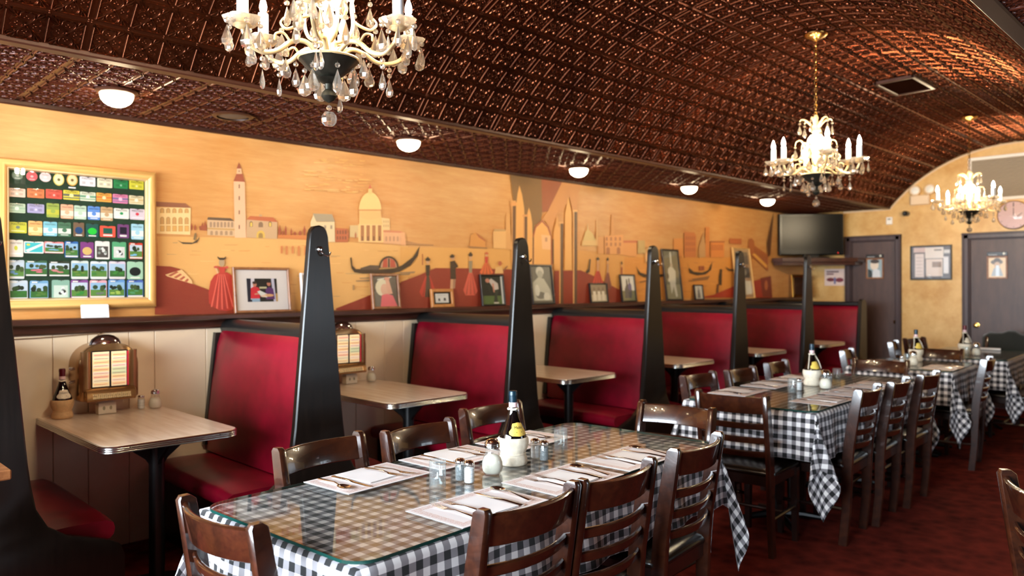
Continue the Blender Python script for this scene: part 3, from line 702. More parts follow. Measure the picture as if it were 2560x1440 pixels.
# far dome and palaces
P7([(1556, 736), (1562, 690), (1580, 620), (1596, 600), (1600, 540), (1608, 600), (1640, 625), (1672, 690), (1684, 736)], (212, 178, 110)); P7([(1556, 690), (1684, 690), (1690, 736), (1552, 736)], (220, 176, 110)); P7([(1672, 736), (1676, 510), (1684, 510), (1690, 736)], (222, 166, 98))
P7(R(1690, 660, 1740, 800), (220, 150, 84)); P7([(1746, 652), (1904, 640), (1908, 812), (1748, 806)], (224, 152, 86)); P7([(1806, 470), (1820, 470), (1830, 650), (1800, 650)], (214, 146, 80))
for k in range(4):
    for r in range(2): P7(arch(1756 + k * 38, 1772 + k * 38, 660 + r * 46, 692 + r * 46), (180, 112, 66))
for k in range(2): P7(arch(1760 + k * 90, 1790 + k * 90, 748, 806), (172, 104, 60))
P7([(1906, 700), (2020, 702), (2022, 830), (1906, 820)], (222, 148, 82)); P7(R(1906, 690, 2026, 710), (196, 104, 62)); P7([(2030, 690), (2090, 690), (2092, 800), (2030, 800)], (190, 156, 96)); P7([(2092, 770), (2120, 740), (2150, 770), (2150, 880), (2092, 880)], (200, 150, 90)); P7(ell(2120, 830, 26, 44, 12), (228, 168, 108))
P7([(1616, 850), (1626, 850), (1618, 960), (1596, 974), (1584, 960), (1606, 930)], BLK)
lady(1688, 834, 1080, 46, (196, 52, 42), (206, 146, 96), BLK); lady(1772, 836, 1110, 34, (140, 70, 60), (190, 140, 100), BLK); lady(1892, 868, 1130, 22, (176, 44, 36), (150, 50, 40), BLK)
P7([(2015, 908), (2040, 960), (2090, 980), (2150, 976), (2150, 1000), (2080, 1004), (2036, 976)], BLK)
# palaces and boats at the far end
P8([(508, 342), (596, 346), (610, 380), (610, 560), (510, 560)], (200, 112, 54)); P8([(634, 470), (660, 390), (676, 340), (690, 460), (690, 560), (634, 560)], (190, 140, 86)); P8(R(690, 300, 724, 560), (208, 122, 56)); P8([(734, 426), (850, 430), (850, 560), (734, 560)], (214, 126, 56)); P8(R(734, 420, 856, 434), (164, 92, 48)); P8([(898, 398), (1000, 400), (1000, 450), (898, 440)], (186, 96, 48)); P8([(420, 400), (500, 396), (500, 560), (420, 560)], (222, 140, 66))
for k in range(5):
    for r in range(3): P8(R(522 + k * 17, 380 + r * 50, 530 + k * 17, 410 + r * 50), (168, 84, 44))
for k in range(6): P8(arch(742 + k * 17, 752 + k * 17, 450, 500), (174, 92, 46))
P8([(94, 640), (130, 690), (200, 714), (330, 704), (344, 690), (330, 724), (210, 740), (130, 714)], BLK); P8([(534, 600), (548, 650), (590, 684), (660, 690), (716, 670), (750, 594), (738, 668), (690, 706), (620, 714), (556, 694)], BLK); P8(R(636, 634, 680, 672), (150, 70, 40)); P8([(858, 640), (900, 662), (950, 660), (950, 680), (890, 676)], (60, 40, 30))
for x, yy, L_ in ((540, 760, 180), (570, 744, 160), (120, 770, 110)): P8([(x, yy), (x + L_, yy - 26), (x + L_ - 10, yy - 10), (x + 12, yy + 8)], (136, 88, 48))
P8([(820, 660), (832, 664), (828, 800), (808, 796), (806, 720)], BLK); P8(ell(822, 672, 8, 12, 8), BLK); P8([(790, 790), (804, 786), (800, 880), (784, 880)], (90, 50, 34))
P8([(640, 905), (760, 880), (950, 800), (1250, 728), (1262, 905)], (168, 36, 22)); P8([(1056, 470), (1060, 410), (1084, 396), (1106, 420), (1110, 460), (1226, 540), (1226, 680), (1100, 560), (1080, 540)], (172, 92, 46)); P8([(1090, 534), (1112, 524), (1222, 630), (1212, 654)], (226, 160, 70))
for k in range(7): P8(R(1112 + k * 16, 480 + k * 12, 1116 + k * 16, 530 + k * 12), (110, 50, 30))
P8([(1216, 440), (1256, 250), (1274, 180), (1262, 330), (1246, 540), (1226, 560)], (80, 42, 26)); P8([(1160, 740), (1250, 720), (1262, 900), (1180, 900)], (120, 26, 18)); P8(ell(1210, 800, 14, 44, 10), (186, 96, 52))
# sky strokes
for i in range(60):
    x, yy = random.uniform(1200, 1700), random.uniform(40, 330); L_ = random.uniform(30, 130)
    P6([(x, yy), (x + L_, yy + 4), (x + L_ * .8, yy + 10), (x + 8, yy + 8)], random.choice([(232, 182, 112), (222, 166, 92), (216, 156, 84)]))
MU = A.obj('mural', WL, (XW, 0, 0), mat='mural_paint')
MU['label'] = 'painted canal view with tower, domes, gondolas and figures in red'
# ================================================================== booths
XP = -3.5                                           # aisle face of the booth end panels
def make_bench(label, post=True, sides=(-1, 1)):
    B = thing('booth_bench', label, 'booth', (-4.05, 0, 0), 0, 'red booth benches along the mural wall')
    x0, x1 = XW + .035 + 4.05, XP - .03 + 4.05; xc, L = (x0 + x1) / 2, x1 - x0
    core = MB(); core.add(prism([(-.10, .05), (.10, .05), (.085, .5), (.04, 1.2), (-.04, 1.2), (-.085, .5)], x0, x1, 'x')); obj('back_core', core, 'black_panel', B)
    for s in (-1, 1):
        if s not in sides: continue
        # upholstered back: a padded slab leaning on the core
        secs = []
        for i in range(9):
            tt = i / 8; xx = x0 + .03 + (L - .05) * tt; e = 1 - .55 * (abs(2 * tt - 1) ** 8)
            prof = [(.09, .44), (.135 + .02 * e, .47), (.135 + .025 * e, .62), (.105 + .02 * e, .9), (.075 + .016 * e, 1.1), (.055 + .012 * e, 1.17), (.04, 1.19), (.035, 1.17), (.08, .5)]
            secs.append([(xx, s * a, b) for a, b in (prof if s > 0 else prof[::-1])])
        obj('back_cushion', MB().add(loft(secs)), 'red_vinyl', B, smooth=60)
        obj('edge_strip', MB().add(prism([(s * .05, 1.17), (s * .09, 1.17), (s * .16, .5), (s * .11, .5)], x0 - .01, x0 + .025, 'x')), 'black_vinyl', B)
        secs = []
        for i in range(11):
            tt = i / 10; xx = x0 + .01 + (L - .03) * tt; e = 1 - .6 * (abs(2 * tt - 1) ** 10)
            prof = [(.1, .37), (.455, .37), (.47, .385), (.475, .41), (.468, .43 + .012 * e), (.44, .44 + .02 * e), (.3, .44 + .03 * e), (.12, .44 + .02 * e)]
            secs.append([(xx, s * a, b) for a, b in (prof if s > 0 else prof[::-1])])
        obj('seat_cushion', MB().add(loft(secs)), 'red_vinyl', B, smooth=60)
        obj('seat_box', MB().add(box(xc, s * .25, .19, L, .33, .37, .01)), 'black_panel', B)
    if len(sides) == 2: obj('top_cap', MB().add(tube([(x0, 0, 1.2), (x1, 0, 1.2)], .052, 12)).add(box(xc, 0, 1.19, L, .1, .05, .01)), 'black_vinyl', B)
    else: obj('top_cap', MB().add(box(xc, sides[0] * .02, 1.215, L, .12, .05, .012)), 'black_vinyl', B)
    # shaped end panel rising to a coat post
    half = [(.5, 0), (.5, .3), (.485, .345), (.44, .375), (.37, .4), (.28, .43), (.21, .48), (.168, .56), (.15, .66)]
    if post: half += [(.14, .74), (.0555, 1.68), (.052, 1.715), (.043, 1.742), (.028, 1.758), (.0, 1.765)]
    else: half += [(.13, .8), (.085, 1.2), (.07, 1.255), (.04, 1.27), (0, 1.272)]
    oth = [(-a, b) for a, b in half[:-1]][::-1]
    if len(sides) == 1: oth = [(-max(min(a, .09), .0), b) for a, b in half[:-1]][::-1] if sides[0] > 0 else oth
    if len(sides) == 1 and sides[0] < 0: half = [(min(a, .09), b) for a, b in half[:-1]] + [half[-1]]
    poly = half + oth
    inn = [(a * .955, b if b < .01 else b - .008) for a, b in poly]
    xf = XP + 4.05
    v = [(xf - .036, a, b) for a, b in poly] + [(xf - .006, a, b) for a, b in poly] + [(xf, a, b) for a, b in inn]; n = len(poly)
    f = [tuple(range(n))[::-1], tuple(range(2 * n, 3 * n))] + [(k * n + i, k * n + (i + 1) % n, (k + 1) * n + (i + 1) % n, (k + 1) * n + i) for k in (0, 1) for i in range(n)]
    obj('end_panel', MB().add((v, f)), 'post_wood', B, smooth=30)
    if post:
        h = MB(); h.add(lathe([(0, .02), (.012, .017), (.016, .009), (.014, 0)], 14), Matrix.Translation((xf, 0, 1.64)) @ Matrix.Rotation(PI / 2, 4, 'Y'))
        h.add(tube(spl([(xf + .012, 0, 1.635), (xf + .022, .006, 1.617), (xf + .03, .022, 1.606), (xf + .034, .038, 1.612), (xf + .034, .044, 1.626)], 4), .0042, 8))
        hk = obj('coat_hook', h, 'chrome', B); hk['label'] = 'chrome coat hook'
    return B
BY = [0.643, 2.09, 3.6, 5.11, 6.5, 7.95]
BL = ['double red vinyl booth bench beside the badge board with worn dark coat post',
      'double red vinyl booth bench between the first and second wall jukebox, with hook post',
      'double red vinyl booth bench next beyond the second jukebox booth, with hook post',
      'double red vinyl booth bench whose post stands beside the tall baseball picture',
      'double red vinyl booth bench whose post stands next to the gondola end of mural',
      'double red vinyl booth bench whose post stands before the television corner']
b0 = make_bench(BL[0]); freeze(b0); b0.location.y = BY[0]
for y, l in list(zip(BY, BL))[1:]: copy_tree(b0, loc=(-4.05, y, 0), label=l)
b1 = make_bench('single red vinyl booth bench without a post, last before the narrow door', post=False, sides=(-1,)); b1.location.y = 9.47
# tables fixed to the wall
def make_btable():
    T = thing('booth_table', '', 'table', (-4.05, 0, 0), 0, 'cream booth tables with metal edges')
    Ld, Wd = 1.06, .61; cx = XW + .016 + 4.05 + Ld / 2
    out = lambda o: rrect(Ld + 2 * o, Wd + 2 * o, .07 + o, 7, cx, 0, (1, 0, 0, 1))
    obj('table_top', MB().add(prism(out(-.003), -.032, 0)), 'laminate', T)
    prof = [(0, -.001), (.0035, -.003), (.0035, -.008), (.001, -.0095), (.0035, -.011), (.0035, -.016), (.001, -.0175), (.0035, -.019), (.0035, -.024), (.001, -.0255), (.0035, -.027), (.0035, -.032), (0, -.034), (-.006, -.034), (-.006, -.001)]
    R_ = [out(a) for a, _ in prof]; n = len(R_[0]); v = [(p[0], p[1], z) for r, (_, z) in zip(R_, prof) for p in r]
    f = [(k * n + i, ((k + 1) % len(prof)) * n + i, ((k + 1) % len(prof)) * n + (i + 1) % n, k * n + (i + 1) % n) for k in range(len(prof)) for i in range(n)]
    eb = obj('edge_band', MB().add((v, f)), 'edge_metal', T, smooth=60); eb['label'] = 'ribbed metal edge band'
    sc = MB()
    for yy in (-.2, 0, .2): sc.add(lathe([(0, .0015), (.003, .001), (.0034, 0)], 8), Matrix.Translation((cx + Ld / 2 + .003, yy, -.0135)) @ Matrix.Rotation(PI / 2, 4, 'Y'))
    obj('edge_screws', sc, 'black_iron', T)
    px_ = cx + Ld / 2 - .24
    p = MB().add(tube([(px_, 0, -.74), (px_, 0, -.05)], .035, 14)); p.add(lathe([(.22, -.755), (.22, -.745), (.1, -.72), (.036, -.70)], 20), Matrix.Translation((px_, 0, 0)))
    obj('pedestal', p, 'black_iron', T)
    br = MB().add(box(px_, 0, -.042, .36, .05, .02, .004)).add(box(px_, 0, -.042, .05, .36, .02, .004))
    for a in range(4): br.add(prism([(.03, -.05), (.15, -.05), (.05, -.13), (.03, -.16)], -.008, .008, 'y'), Matrix.Translation((px_, 0, 0)) @ Matrix.Rotation(a * PI / 2, 4, 'Z'))
    obj('bracket', br, 'black_iron', T); return T
bt = freeze(make_btable()); TY = [1.37, 2.86, 4.36, 5.79, 7.2, 8.7]
TL = ['cream laminate booth table beneath the badge board, with chianti bottle and jukebox', 'cream laminate booth table beneath the framed photo of a woman in pink', 'cream laminate booth table beneath the black and white portrait photograph', 'cream laminate booth table beneath the tall baseball picture', 'cream laminate booth table beneath the large gondola near the red staircase mural', 'cream laminate booth table nearest the television corner']
BTZ = [.765, .785, .785, .785, .785, .785]
for i, (y, l) in enumerate(zip(TY, TL)):
    if i == 0: bt.location = (-4.05, y, BTZ[0]); bt['label'] = l
    else: copy_tree(bt, loc=(-4.05, y, BTZ[i]), label=l)
T = thing('waiter_stand', 'brown wooden stand top beside the worn dark post', 'stand', (-2.87, .16, 0), 0)
obj('stand_top', MB().add(box(0, 0, .905, .54, .76, .03, .004)), 'frame_wood', T)
obj('stand_body', MB().add(box(0, 0, .46, .46, .66, .86, .006)), 'chair_wood_dark', T)
obj('stand_base', MB().add(box(0, 0, .015, .44, .62, .03, .004)), 'black_panel', T)
# ================================================================== wall jukeboxes
def make_juke(label):
    J = thing('wall_jukebox', label, 'jukebox', (XW + .014, 0, 0), 0, 'tabletop wall jukeboxes')
    W2, H = .155, .30
    def outl(w2, h, r, z0=0): return [(-w2 + .012, z0), (w2 - .012, z0), (w2, z0 + .012)] + [(w2 - r + r * math.cos(a), z0 + h - r + r * math.sin(a)) for a in [i * PI / 2 / 8 for i in range(9)]] + [(-w2 + r + r * math.cos(a), z0 + h - r + r * math.sin(a)) for a in [PI / 2 + i * PI / 2 / 8 for i in range(9)]] + [(-w2, z0 + .012)]
    secs = []
    for x, k in ((0, 1.0), (.11, 1.0), (.135, .985), (.152, .94), (.16, .86)): secs.append([(x, a * k, b) for a, b in outl(W2, H, .115)])
    obj('body', MB().add(loft(secs)), 'juke_bronze', J, smooth=50)
    # fluted pilasters beside the title window
    for s in (-1, 1): obj('pilaster', MB().add(loft([[(.15 + .018 * math.cos(a), s * .115 + .026 * math.sin(a), z) for a in [PI * 2 * i / 12 for i in range(12)]] for z in (.05, .18, .245, .262)])), 'juke_bronze', J, smooth=50)
    wn = obj('title_window', MB().add(box(.157, 0, .165, .012, .185, .2, .004)), 'black_iron', J)
    A = Art(); pal = [(255, 226, 176), (255, 240, 214), (255, 218, 170), (252, 234, 218), (255, 206, 180), (238, 238, 206)]
    for s, x0, x1 in ((0, -.086, -.004), (1, .004, .08)):
        A.rect(x0, .073, x1, .258, (255, 234, 190))
        for r in range(9): A.rect(x0 + .002, .078 + r * .0195, x1 - .002, .078 + r * .0195 + .0165, pal[(r * 5 + s * 2) % 6] if not (s and r in (3, 4)) else (206, 226, 190)); A.rect(x0 + .006, .084 + r * .0195, x1 - .008, .0865 + r * .0195, (190, 120, 90))
    A.rect(.082, .073, .088, .258, (226, 40, 70))
    A.obj('title_cards', wn, (.1635, 0, 0), mat='juke_cards')
    dm = MB(); dm.add(lathe([(.098, .262), (.102, .268), (.1, .276), (.09, .282), (.086, .285), (.082, .3), (.068, .322), (.045, .338), (.02, .345), (0, .346)], 28, sx=.62), Matrix.Translation((.085, 0, 0)))
    dm.add(tube([(.085 + .064 * math.cos(a), .104 * math.sin(a), .266) for a in [PI * 2 * i / 28 for i in range(29)]], .008, 8))
    d = obj('chrome_crown', dm, 'chrome', J, smooth=40); d['label'] = 'chrome domed crown'
    obj('crown_badge', MB().add(box(.141, 0, .298, .008, .012, .02, .002)), 'foil_red', d)
    kb = MB(); secs = []
    for yy, k in ((-.128, .8), (-.12, 1), (.12, 1), (.128, .8)): secs.append([(.14 + x * k, yy, .035 + z * k) for x, z in ((0, -.035), (.05, -.035), (.058, -.026), (.05, .012), (.035, .028), (.018, .034), (0, .036))])
    K = obj('keypad_bar', MB().add(loft(secs)), 'juke_bronze', J, smooth=40)
    A = Art(.0002); A.rect(-.095, .012, .095, .04, (226, 200, 140))
    for r, st in ((1, 'ABCDEFGHJK'), (0, '1234567890')):
        for i, ch in enumerate(st):
            A.rect(-.0935 + i * .0188, .0135 + r * .0135, -.0765 + i * .0188, .0255 + r * .0135, (240, 222, 172)); A.text(ch, .011, -.085 + i * .0188, .0195 + r * .0135, (70, 50, 34))
    A.obj('key_labels', K, (.1985, 0, 0), (0, math.radians(-10), 0))
    sd = MB()
    for z in (.17, .1): sd.add(lathe([(.01, 0), (.01, .014), (.006, .018), (0, .018)], 12), Matrix.Translation((.07, -W2, z)) @ Matrix.Rotation(PI / 2, 4, 'X'))
    obj('side_knob', sd, 'chrome', J); return J
jk = freeze(make_juke('bronze wall jukebox with chrome crown and lit song cards in the booth under badge board')); jk.location = (XW + .014, 1.37, .845)
copy_tree(jk, loc=(XW + .014, 2.86, .862), label='bronze wall jukebox half hidden behind the dark hook post in the second booth')
cb = MB().add(tube(spl([(XW + .02, 1.38, LZ - .085), (XW + .022, 1.36, 1.19), (XW + .024, 1.345, 1.15)], 5), .0035, 6)); cb.add(tube(spl([(XW + .02, .75, LZ - .094), (XW + .021, 1.0, LZ - .1), (XW + .02, 1.38, LZ - .088)], 6), .003, 6))
tag(obj('cable', cb, 'cable'), 'thin tan cable running under the ledge down to the jukebox', 'cable')
# ================================================================== chairs
def make_chair(label):
    T = thing('ladder_back_chair', label, 'chair')
    hw = .19
    def post(s):
        P = [(-.165, 0), (-.185, .2), (-.19, .44), (-.2, .56), (-.225, .72), (-.25, .862)]
        secs = []
        for i, (y, z) in enumerate(P):
            d = .021 if i < 2 else .026 if i < 5 else .022; wx = .0145
            secs.append([(s * hw - wx, y - d, z - .0), (s * hw - wx + .004, y - d - .003, z), (s * hw + wx - .004, y - d - .003, z), (s * hw + wx, y - d, z), (s * hw + wx, y + d, z), (s * hw + wx - .004, y + d + .003, z), (s * hw - wx + .004, y + d + .003, z), (s * hw - wx, y + d, z)])
        y, z = P[-1]; secs.append([(s * hw + (p[0] - s * hw) * .8, y - .004 + (p[1] - y) * .55, z + .012) for p in secs[-1]])
        return MB().add(loft(secs))
    for s in (-1, 1):
        obj('back_post', post(s), 'chair_wood', T, smooth=40)
        secs = [[(s * .185 + a * k, .185 + b * k, z) for a, b in ((-.019, -.019), (.019, -.019), (.019, .019), (-.019, .019))] for z, k in ((0, .75), (.2, .9), (.42, 1))]
        obj('leg', MB().add(loft(secs)), 'chair_wood_dark', T)
        obj('stretcher', MB().add(tube([(s * .187, -.165, .2), (s * .187, .175, .2)], .011, 8)), 'chair_wood_dark', T)
    def rail(z0, z1, th, bow, lean0, lean1, roll=False):
        secs = []
        for i in range(11):
            tt = i / 10; x = -hw + 2 * hw * tt; bw = -bow * (1 - (2 * tt - 1) ** 2)
            r = th / 2
            secs.append([(x, lean0 + bw - r, z0 + .004), (x, lean0 + bw - r * .5, z0), (x, lean0 + bw + r * .5, z0), (x, lean0 + bw + r, z0 + .004), (x, lean1 + bw + r, z1 - .005), (x, lean1 + bw + r * .4, z1), (x, lean1 + bw - r * .4, z1), (x, lean1 + bw - r, z1 - .005)])
        return MB().add(loft([s[::-1] for s in secs]))
    def ly(z): return np.interp(z, [.44, .56, .72, .862], [-.19, -.2, -.225, -.25])
    obj('top_rail', rail(.768, .858, .02, .05, ly(.768), ly(.858)), 'chair_wood', T, smooth=45)
    for z in (.70, .625, .55): obj('slat', rail(z - .017, z + .017, .017, .045, ly(z - .017), ly(z + .017)), 'chair_wood', T, smooth=45)
    ap = MB()
    for s in (-1, 1): ap.add(box(s * .185, 0, .405, .02, .36, .055, .003))
    ap.add(box(0, .185, .405, .36, .02, .055, .003)).add(box(0, -.185, .405, .36, .02, .055, .003)); obj('seat_frame', ap, 'chair_wood_dark', T)
    secs = []
    for k, z in ((.94, .428), (1, .436), (1, .448), (.96, .46), (.8, .47), (.4, .474)): secs.append([(x * k, y * k + .005, z) for x, y in rrect(.42, .415, .05, 5)])
    obj('seat_pad', MB().add(loft(secs)), 'seat_vinyl', T, smooth=60)
    obj('cross_stretcher', MB().add(tube([(-.187, .02, .2), (.187, .02, .2)], .01, 8)), 'chair_wood_dark', T)
    return T
CH = freeze(make_chair('')); first = [True]
def chair(px, py, face, label, group, top_at=True):
    """(px,py): where the top-rail centre stands in plan; face: heading in degrees the sitter looks (0=+y)"""
    a = math.radians(face); off = Vector(rotz((0, -.27, 0), a))
    loc = (px - off.x, py - off.y, 0)
    if first[0]:
        first[0] = False; CH.location = loc; CH.rotation_euler = (0, 0, a); CH['label'] = label; CH['group'] = group; return CH
    return copy_tree(CH, loc=loc, rz=a, label=label, group=group)
G1, G2, G3, G4 = 'chairs at the front checked table', 'chairs at the second checked table', 'chairs at the small checked table', 'chairs at the rear checked table'
t1 = 'the checked table by the badge board'
chair(-1.945, .845, 3, 'brown ladder-back chair at the badge-board end of the front checked table, scuffed top rail', G1)
for (x, y, f), n in zip(((-2.565, 1.52, -81), (-2.55, 1.975, -82), (-2.725, 2.555, -86)), ('first', 'second', 'third')): chair(x, y, f, n + ' ladder-back chair from badge-board end on the booth side of front checked table', G1)
for (x, y, f), n in zip(((-1.44, 1.53, 93), (-1.455, 1.945, 93), (-1.51, 2.505, 97)), ('first', 'second', 'third')): chair(x, y, f, n + ' ladder-back chair from badge-board end on the aisle side of front checked table', G1)
chair(-2.06, 3.2, 183, 'ladder-back chair at the far end of front checked table, its back to the second table', G1)
chair(-2.075, 3.72, 5, 'ladder-back chair at the near end of second checked table, beside the draped cloth corner', G2)
for (x, y, f), n in zip(((-2.7, 4.4, -88), (-2.66, 4.88, -88), (-2.7, 5.5, -84)), ('first', 'second', 'third')): chair(x, y, f, n + ' ladder-back chair on the booth side of second checked table', G2)
for (x, y, f), n in zip(((-1.62, 4.5, 95), (-1.615, 4.98, 95), (-1.60, 5.5, 92)), ('first', 'second', 'third')): chair(x, y, f, n + ' ladder-back chair on the aisle side of second checked table', G2)
chair(-2.17, 6.22, 183, 'reddish ladder-back chair between the second checked table and the small one', G2)
chair(-2.74, 6.95, -80, 'ladder-back chair on the booth side of small checked table', G3)
chair(-1.60, 6.93, 97, 'ladder-back chair on the aisle side of small checked table', G3)
chair(-2.17, 7.66, 180, 'ladder-back chair between the small checked table and the rear one', G3)
chair(-2.8, 8.3, -80, 'ladder-back chair on the booth side of rear checked table, nearest the small table', G4)
chair(-2.8, 8.95, -100, 'ladder-back chair on the booth side of rear checked table, nearest the doors', G4)
chair(-1.46, 8.15, 92, 'ladder-back chair on the aisle side of rear checked table', G4)
CC = chair(-2.05, 9.62, 180, 'ladder-back chair with a dark coat over it before the wide door', G4)
chair(-.493, 2.60, -52, 'lone ladder-back chair standing across the aisle with scratched post', 'chair across the aisle')
# coat over the far chair
secs = []
for i in range(9):
    tt = i / 8; x = -.24 + .48 * tt; w_ = .055 + .012 * math.sin(tt * 9); top = .89 + .05 * math.sin(tt * PI) + .015 * math.sin(tt * 14)
    secs.append([(x * 1.05, .13 * 0 - w_ - .06, .55 + .03 * math.sin(tt * 11)), (x, -w_ - .03, .74), (x, -w_, top - .03), (x, 0, top), (x, w_, top - .02), (x, w_ + .03, .72), (x * 1.05, w_ + .07, .5 + .03 * math.sin(tt * 8)), (x, w_ + .0, .52), (x, w_ - .02, top - .06), (x, -w_ + .02, top - .06), (x, -w_ - .02, .56)][::-1])
co = tag(obj('coat', MB().add(loft(secs)), 'coat_cloth', None, (-2.05, 9.66, 0), (0, 0, 0), smooth=80), 'dark green coat thrown over a chair back before the wide door', 'coat')
# ================================================================== dining tables
GT = .766
def drape(hw, hl, a, seed):
    rnd = random.Random(seed); ph = rnd.uniform(0, 6)
    st = .0175
    def axis(h):
        n = max(4, int(2 * h / .06)); k = int(math.ceil(a / st)); m_ = [-h + 2 * h * i / n for i in range(n + 1)]
        return [-h - a * (k - i) / k for i in range(k)] + m_ + [h + a * (i + 1) / k for i in range(k)]
    U, V_ = axis(hw), axis(hl); v, uv, f = [], [], []
    for u_ in U:
        for w_ in V_:
            du, dv = max(0, abs(u_) - hw), max(0, abs(w_) - hl); su, sv = (1 if u_ > 0 else -1), (1 if w_ > 0 else -1); U_, W_ = u_, w_
            if du == 0 and dv == 0: p = (u_, w_, 0)
            elif dv == 0:
                win = min(1, (hl - abs(w_)) / .16); d = du; rp = .016 * (d / a) * win * math.sin(w_ * 2 * PI / .29 + ph + su)
                p = (su * (hw + .008 + d * .07 + rp), w_, -d)
            elif du == 0:
                win = min(1, (hw - abs(u_)) / .16); d = dv; rp = .016 * (d / a) * win * math.sin(u_ * 2 * PI / .26 + ph + sv)
                p = (u_, sv * (hl + .008 + d * .07 + rp), -d)
            else:
                th = math.atan2(dv, du); s = th / (PI / 2); r = math.hypot(du, dv); kk = 1 + .55 * math.sin(PI * s) ** 1.5; r2 = r * kk
                psi = math.radians(90 * s + 62 * math.sin(2 * PI * s)); be = math.radians(4 + 5 * math.sin(PI * s) + 13 * math.sin(2 * PI * s) ** 2)
                hx, hy = math.cos(psi), math.sin(psi)
                p = (su * (hw + .008 * (1 - s) + r2 * math.sin(be) * hx), sv * (hl + .008 * s + r2 * math.sin(be) * hy), -r2 * math.cos(be))
                U_, W_ = su * (hw + du * kk), sv * (hl + dv * kk)
            v.append(p); uv.append((U_ + 5.003, W_ + 5.003))
    n = len(V_)
    f = [(i * n + j, (i + 1) * n + j, (i + 1) * n + j + 1, i * n + j + 1) for i in range(len(U) - 1) for j in range(n - 1)]
    B = MB(); B.v, B.f, B.uv = v, f, uv; return B
class Tab: pass
def dining_table(cx, cy, rot, W_, L_, name, seed, a=.255, glass=True):
    T = Tab(); T.rot = math.radians(rot); T.c = (cx, cy)
    T.w = lambda u_, v_, z=GT: Vector((cx, cy, 0)) + Vector(rotz((u_, v_, z), T.rot))
    R_ = thing('dining_table', 'pedestal dining table under a checked cloth, ' + name, 'table', (cx, cy, 0), T.rot, 'dining tables')
    obj('table_top', MB().add(box(0, 0, .737, W_ - .012, L_ - .012, .03, .004)), 'chair_wood_dark', R_)
    for s in (-1, 1):
        o = obj('pedestal', MB().add(tube([(0, s * L_ * .28, .03), (0, s * L_ * .28, .722)], .038, 14)), 'black_iron', R_)
        ft = MB()
        for k in range(4):
            an = k * PI / 2 + PI / 4
            ft.add(tube([(0, s * L_ * .28, .055), (.15 * math.cos(an), s * L_ * .28 + .15 * math.sin(an), .04), (.29 * math.cos(an), s * L_ * .28 + .29 * math.sin(an), .014)], [.026, .02, .014], 8))
        obj('foot', ft, 'black_iron', o)
    c = obj('tablecloth', drape(W_ / 2, L_ / 2, a, seed), 'gingham', None, (cx, cy, .7545), (0, 0, T.rot), smooth=180)
    tag(c, 'black and white gingham cloth over ' + name, 'tablecloth', 'gingham tablecloths')
    md = c.modifiers.new('thickness', 'SOLIDIFY'); md.thickness = .0012; md.offset = -1
    g = MB(); o1 = rrect(W_ - .004, L_ - .004, .075, 8); o2 = rrect(W_ - .008, L_ - .008, .073, 8); n = len(o1)
    gt = obj('glass_top', MB().add(prism(o2, .0, .0095)), 'plate_glass', None, (cx, cy, .756), (0, 0, T.rot), smooth=30)
    v = [(p[0], p[1], z) for z, o_ in ((0.0005, o1), (.009, o1), (.009, o2), (.0005, o2)) for p in o_]
    f = [(k * n + i, k * n + (i + 1) % n, ((k + 1) % 4) * n + (i + 1) % n, ((k + 1) % 4) * n + i) for k in range(4) for i in range(n)]
    obj('green_edge', MB().add((v, f)), 'glass_edge', gt)
    tag(gt, 'sheet of plate glass with green edge on ' + name, 'glass top', 'glass table tops')
    return T
N1, N2, N3, N4 = 'the front table by the badge board', 'the second table mid-room', 'the small third table', 'the rear table before the doors'
T1 = dining_table(-2.05, 1.985, 3.8, .79, 1.93, N1, 1); T2 = dining_table(-2.19, 5.0, 2.6, .79, 1.95, N2, 2); T3 = dining_table(-2.215, 7.06, 3.0, .79, .87, N3, 3); T4 = dining_table(-2.13, 8.6, 2.5, .79, 1.36, N4, 4)
# ------------------------------------------------------------------ place settings
def handle(pts, wds, ths):
    secs = []
    for (x, z), w_, th in zip(pts, wds, ths): secs.append([(x, w_ * math.cos(a), z + th * math.sin(a)) for a in [2 * PI * i / 8 for i in range(8)]])
    return loft(secs)
fk = MB().add(handle([(.095, .004), (.06, .006), (.0, .009), (-.03, .006), (-.045, .004)], [.008, .006, .0028, .004, .011], [.0015, .0015, .0015, .0013, .0011]))
for k in (-1.5, -.5, .5, 1.5): fk.add(tube([(-.043, k * .0058, .004), (-.07, k * .0058, .005), (-.105, k * .0056, .009)], [.0021, .0019, .001], 5, flat=.6))
FORK = fk.mesh('fork', 60)
KNIFE = MB().add(handle([(.105, .003), (.03, .0045), (.005, .004), (-.02, .0032), (-.09, .0028), (-.112, .0026)], [.008, .0065, .006, .009, .0085, .003], [.003, .0034, .003, .0012, .0009, .0006])).mesh('knife', 60)
sp_ = MB().add(handle([(.1, .004), (.06, .006), (.0, .011), (-.028, .007), (-.035, .006)], [.0085, .006, .0028, .0034, .006], [.0015, .0015, .0016, .0016, .0012]))
v, f = [], []
for i in range(9):
    r = i / 8
    for k in range(20): a = 2 * PI * k / 20; v.append((-.062 + .033 * r * math.cos(a), .0205 * r * math.sin(a) * (1 - .12 * math.cos(a)), .0022 + .0062 * r * r))
f = [(i * 20 + k, i * 20 + (k + 1) % 20, (i + 1) * 20 + (k + 1) % 20, (i + 1) * 20 + k) for i in range(8) for k in range(20)]
sp_.add((v, f)); sp_.add(([(p[0], p[1], p[2] - .0012) for p in v], [q[::-1] for q in f])); SPOON = sp_.mesh('spoon', 70)
MATM = MB().add(box(0, 0, .0006, .25, .38, .0011)).mesh('paper_placemat', 0)
nb = MB()
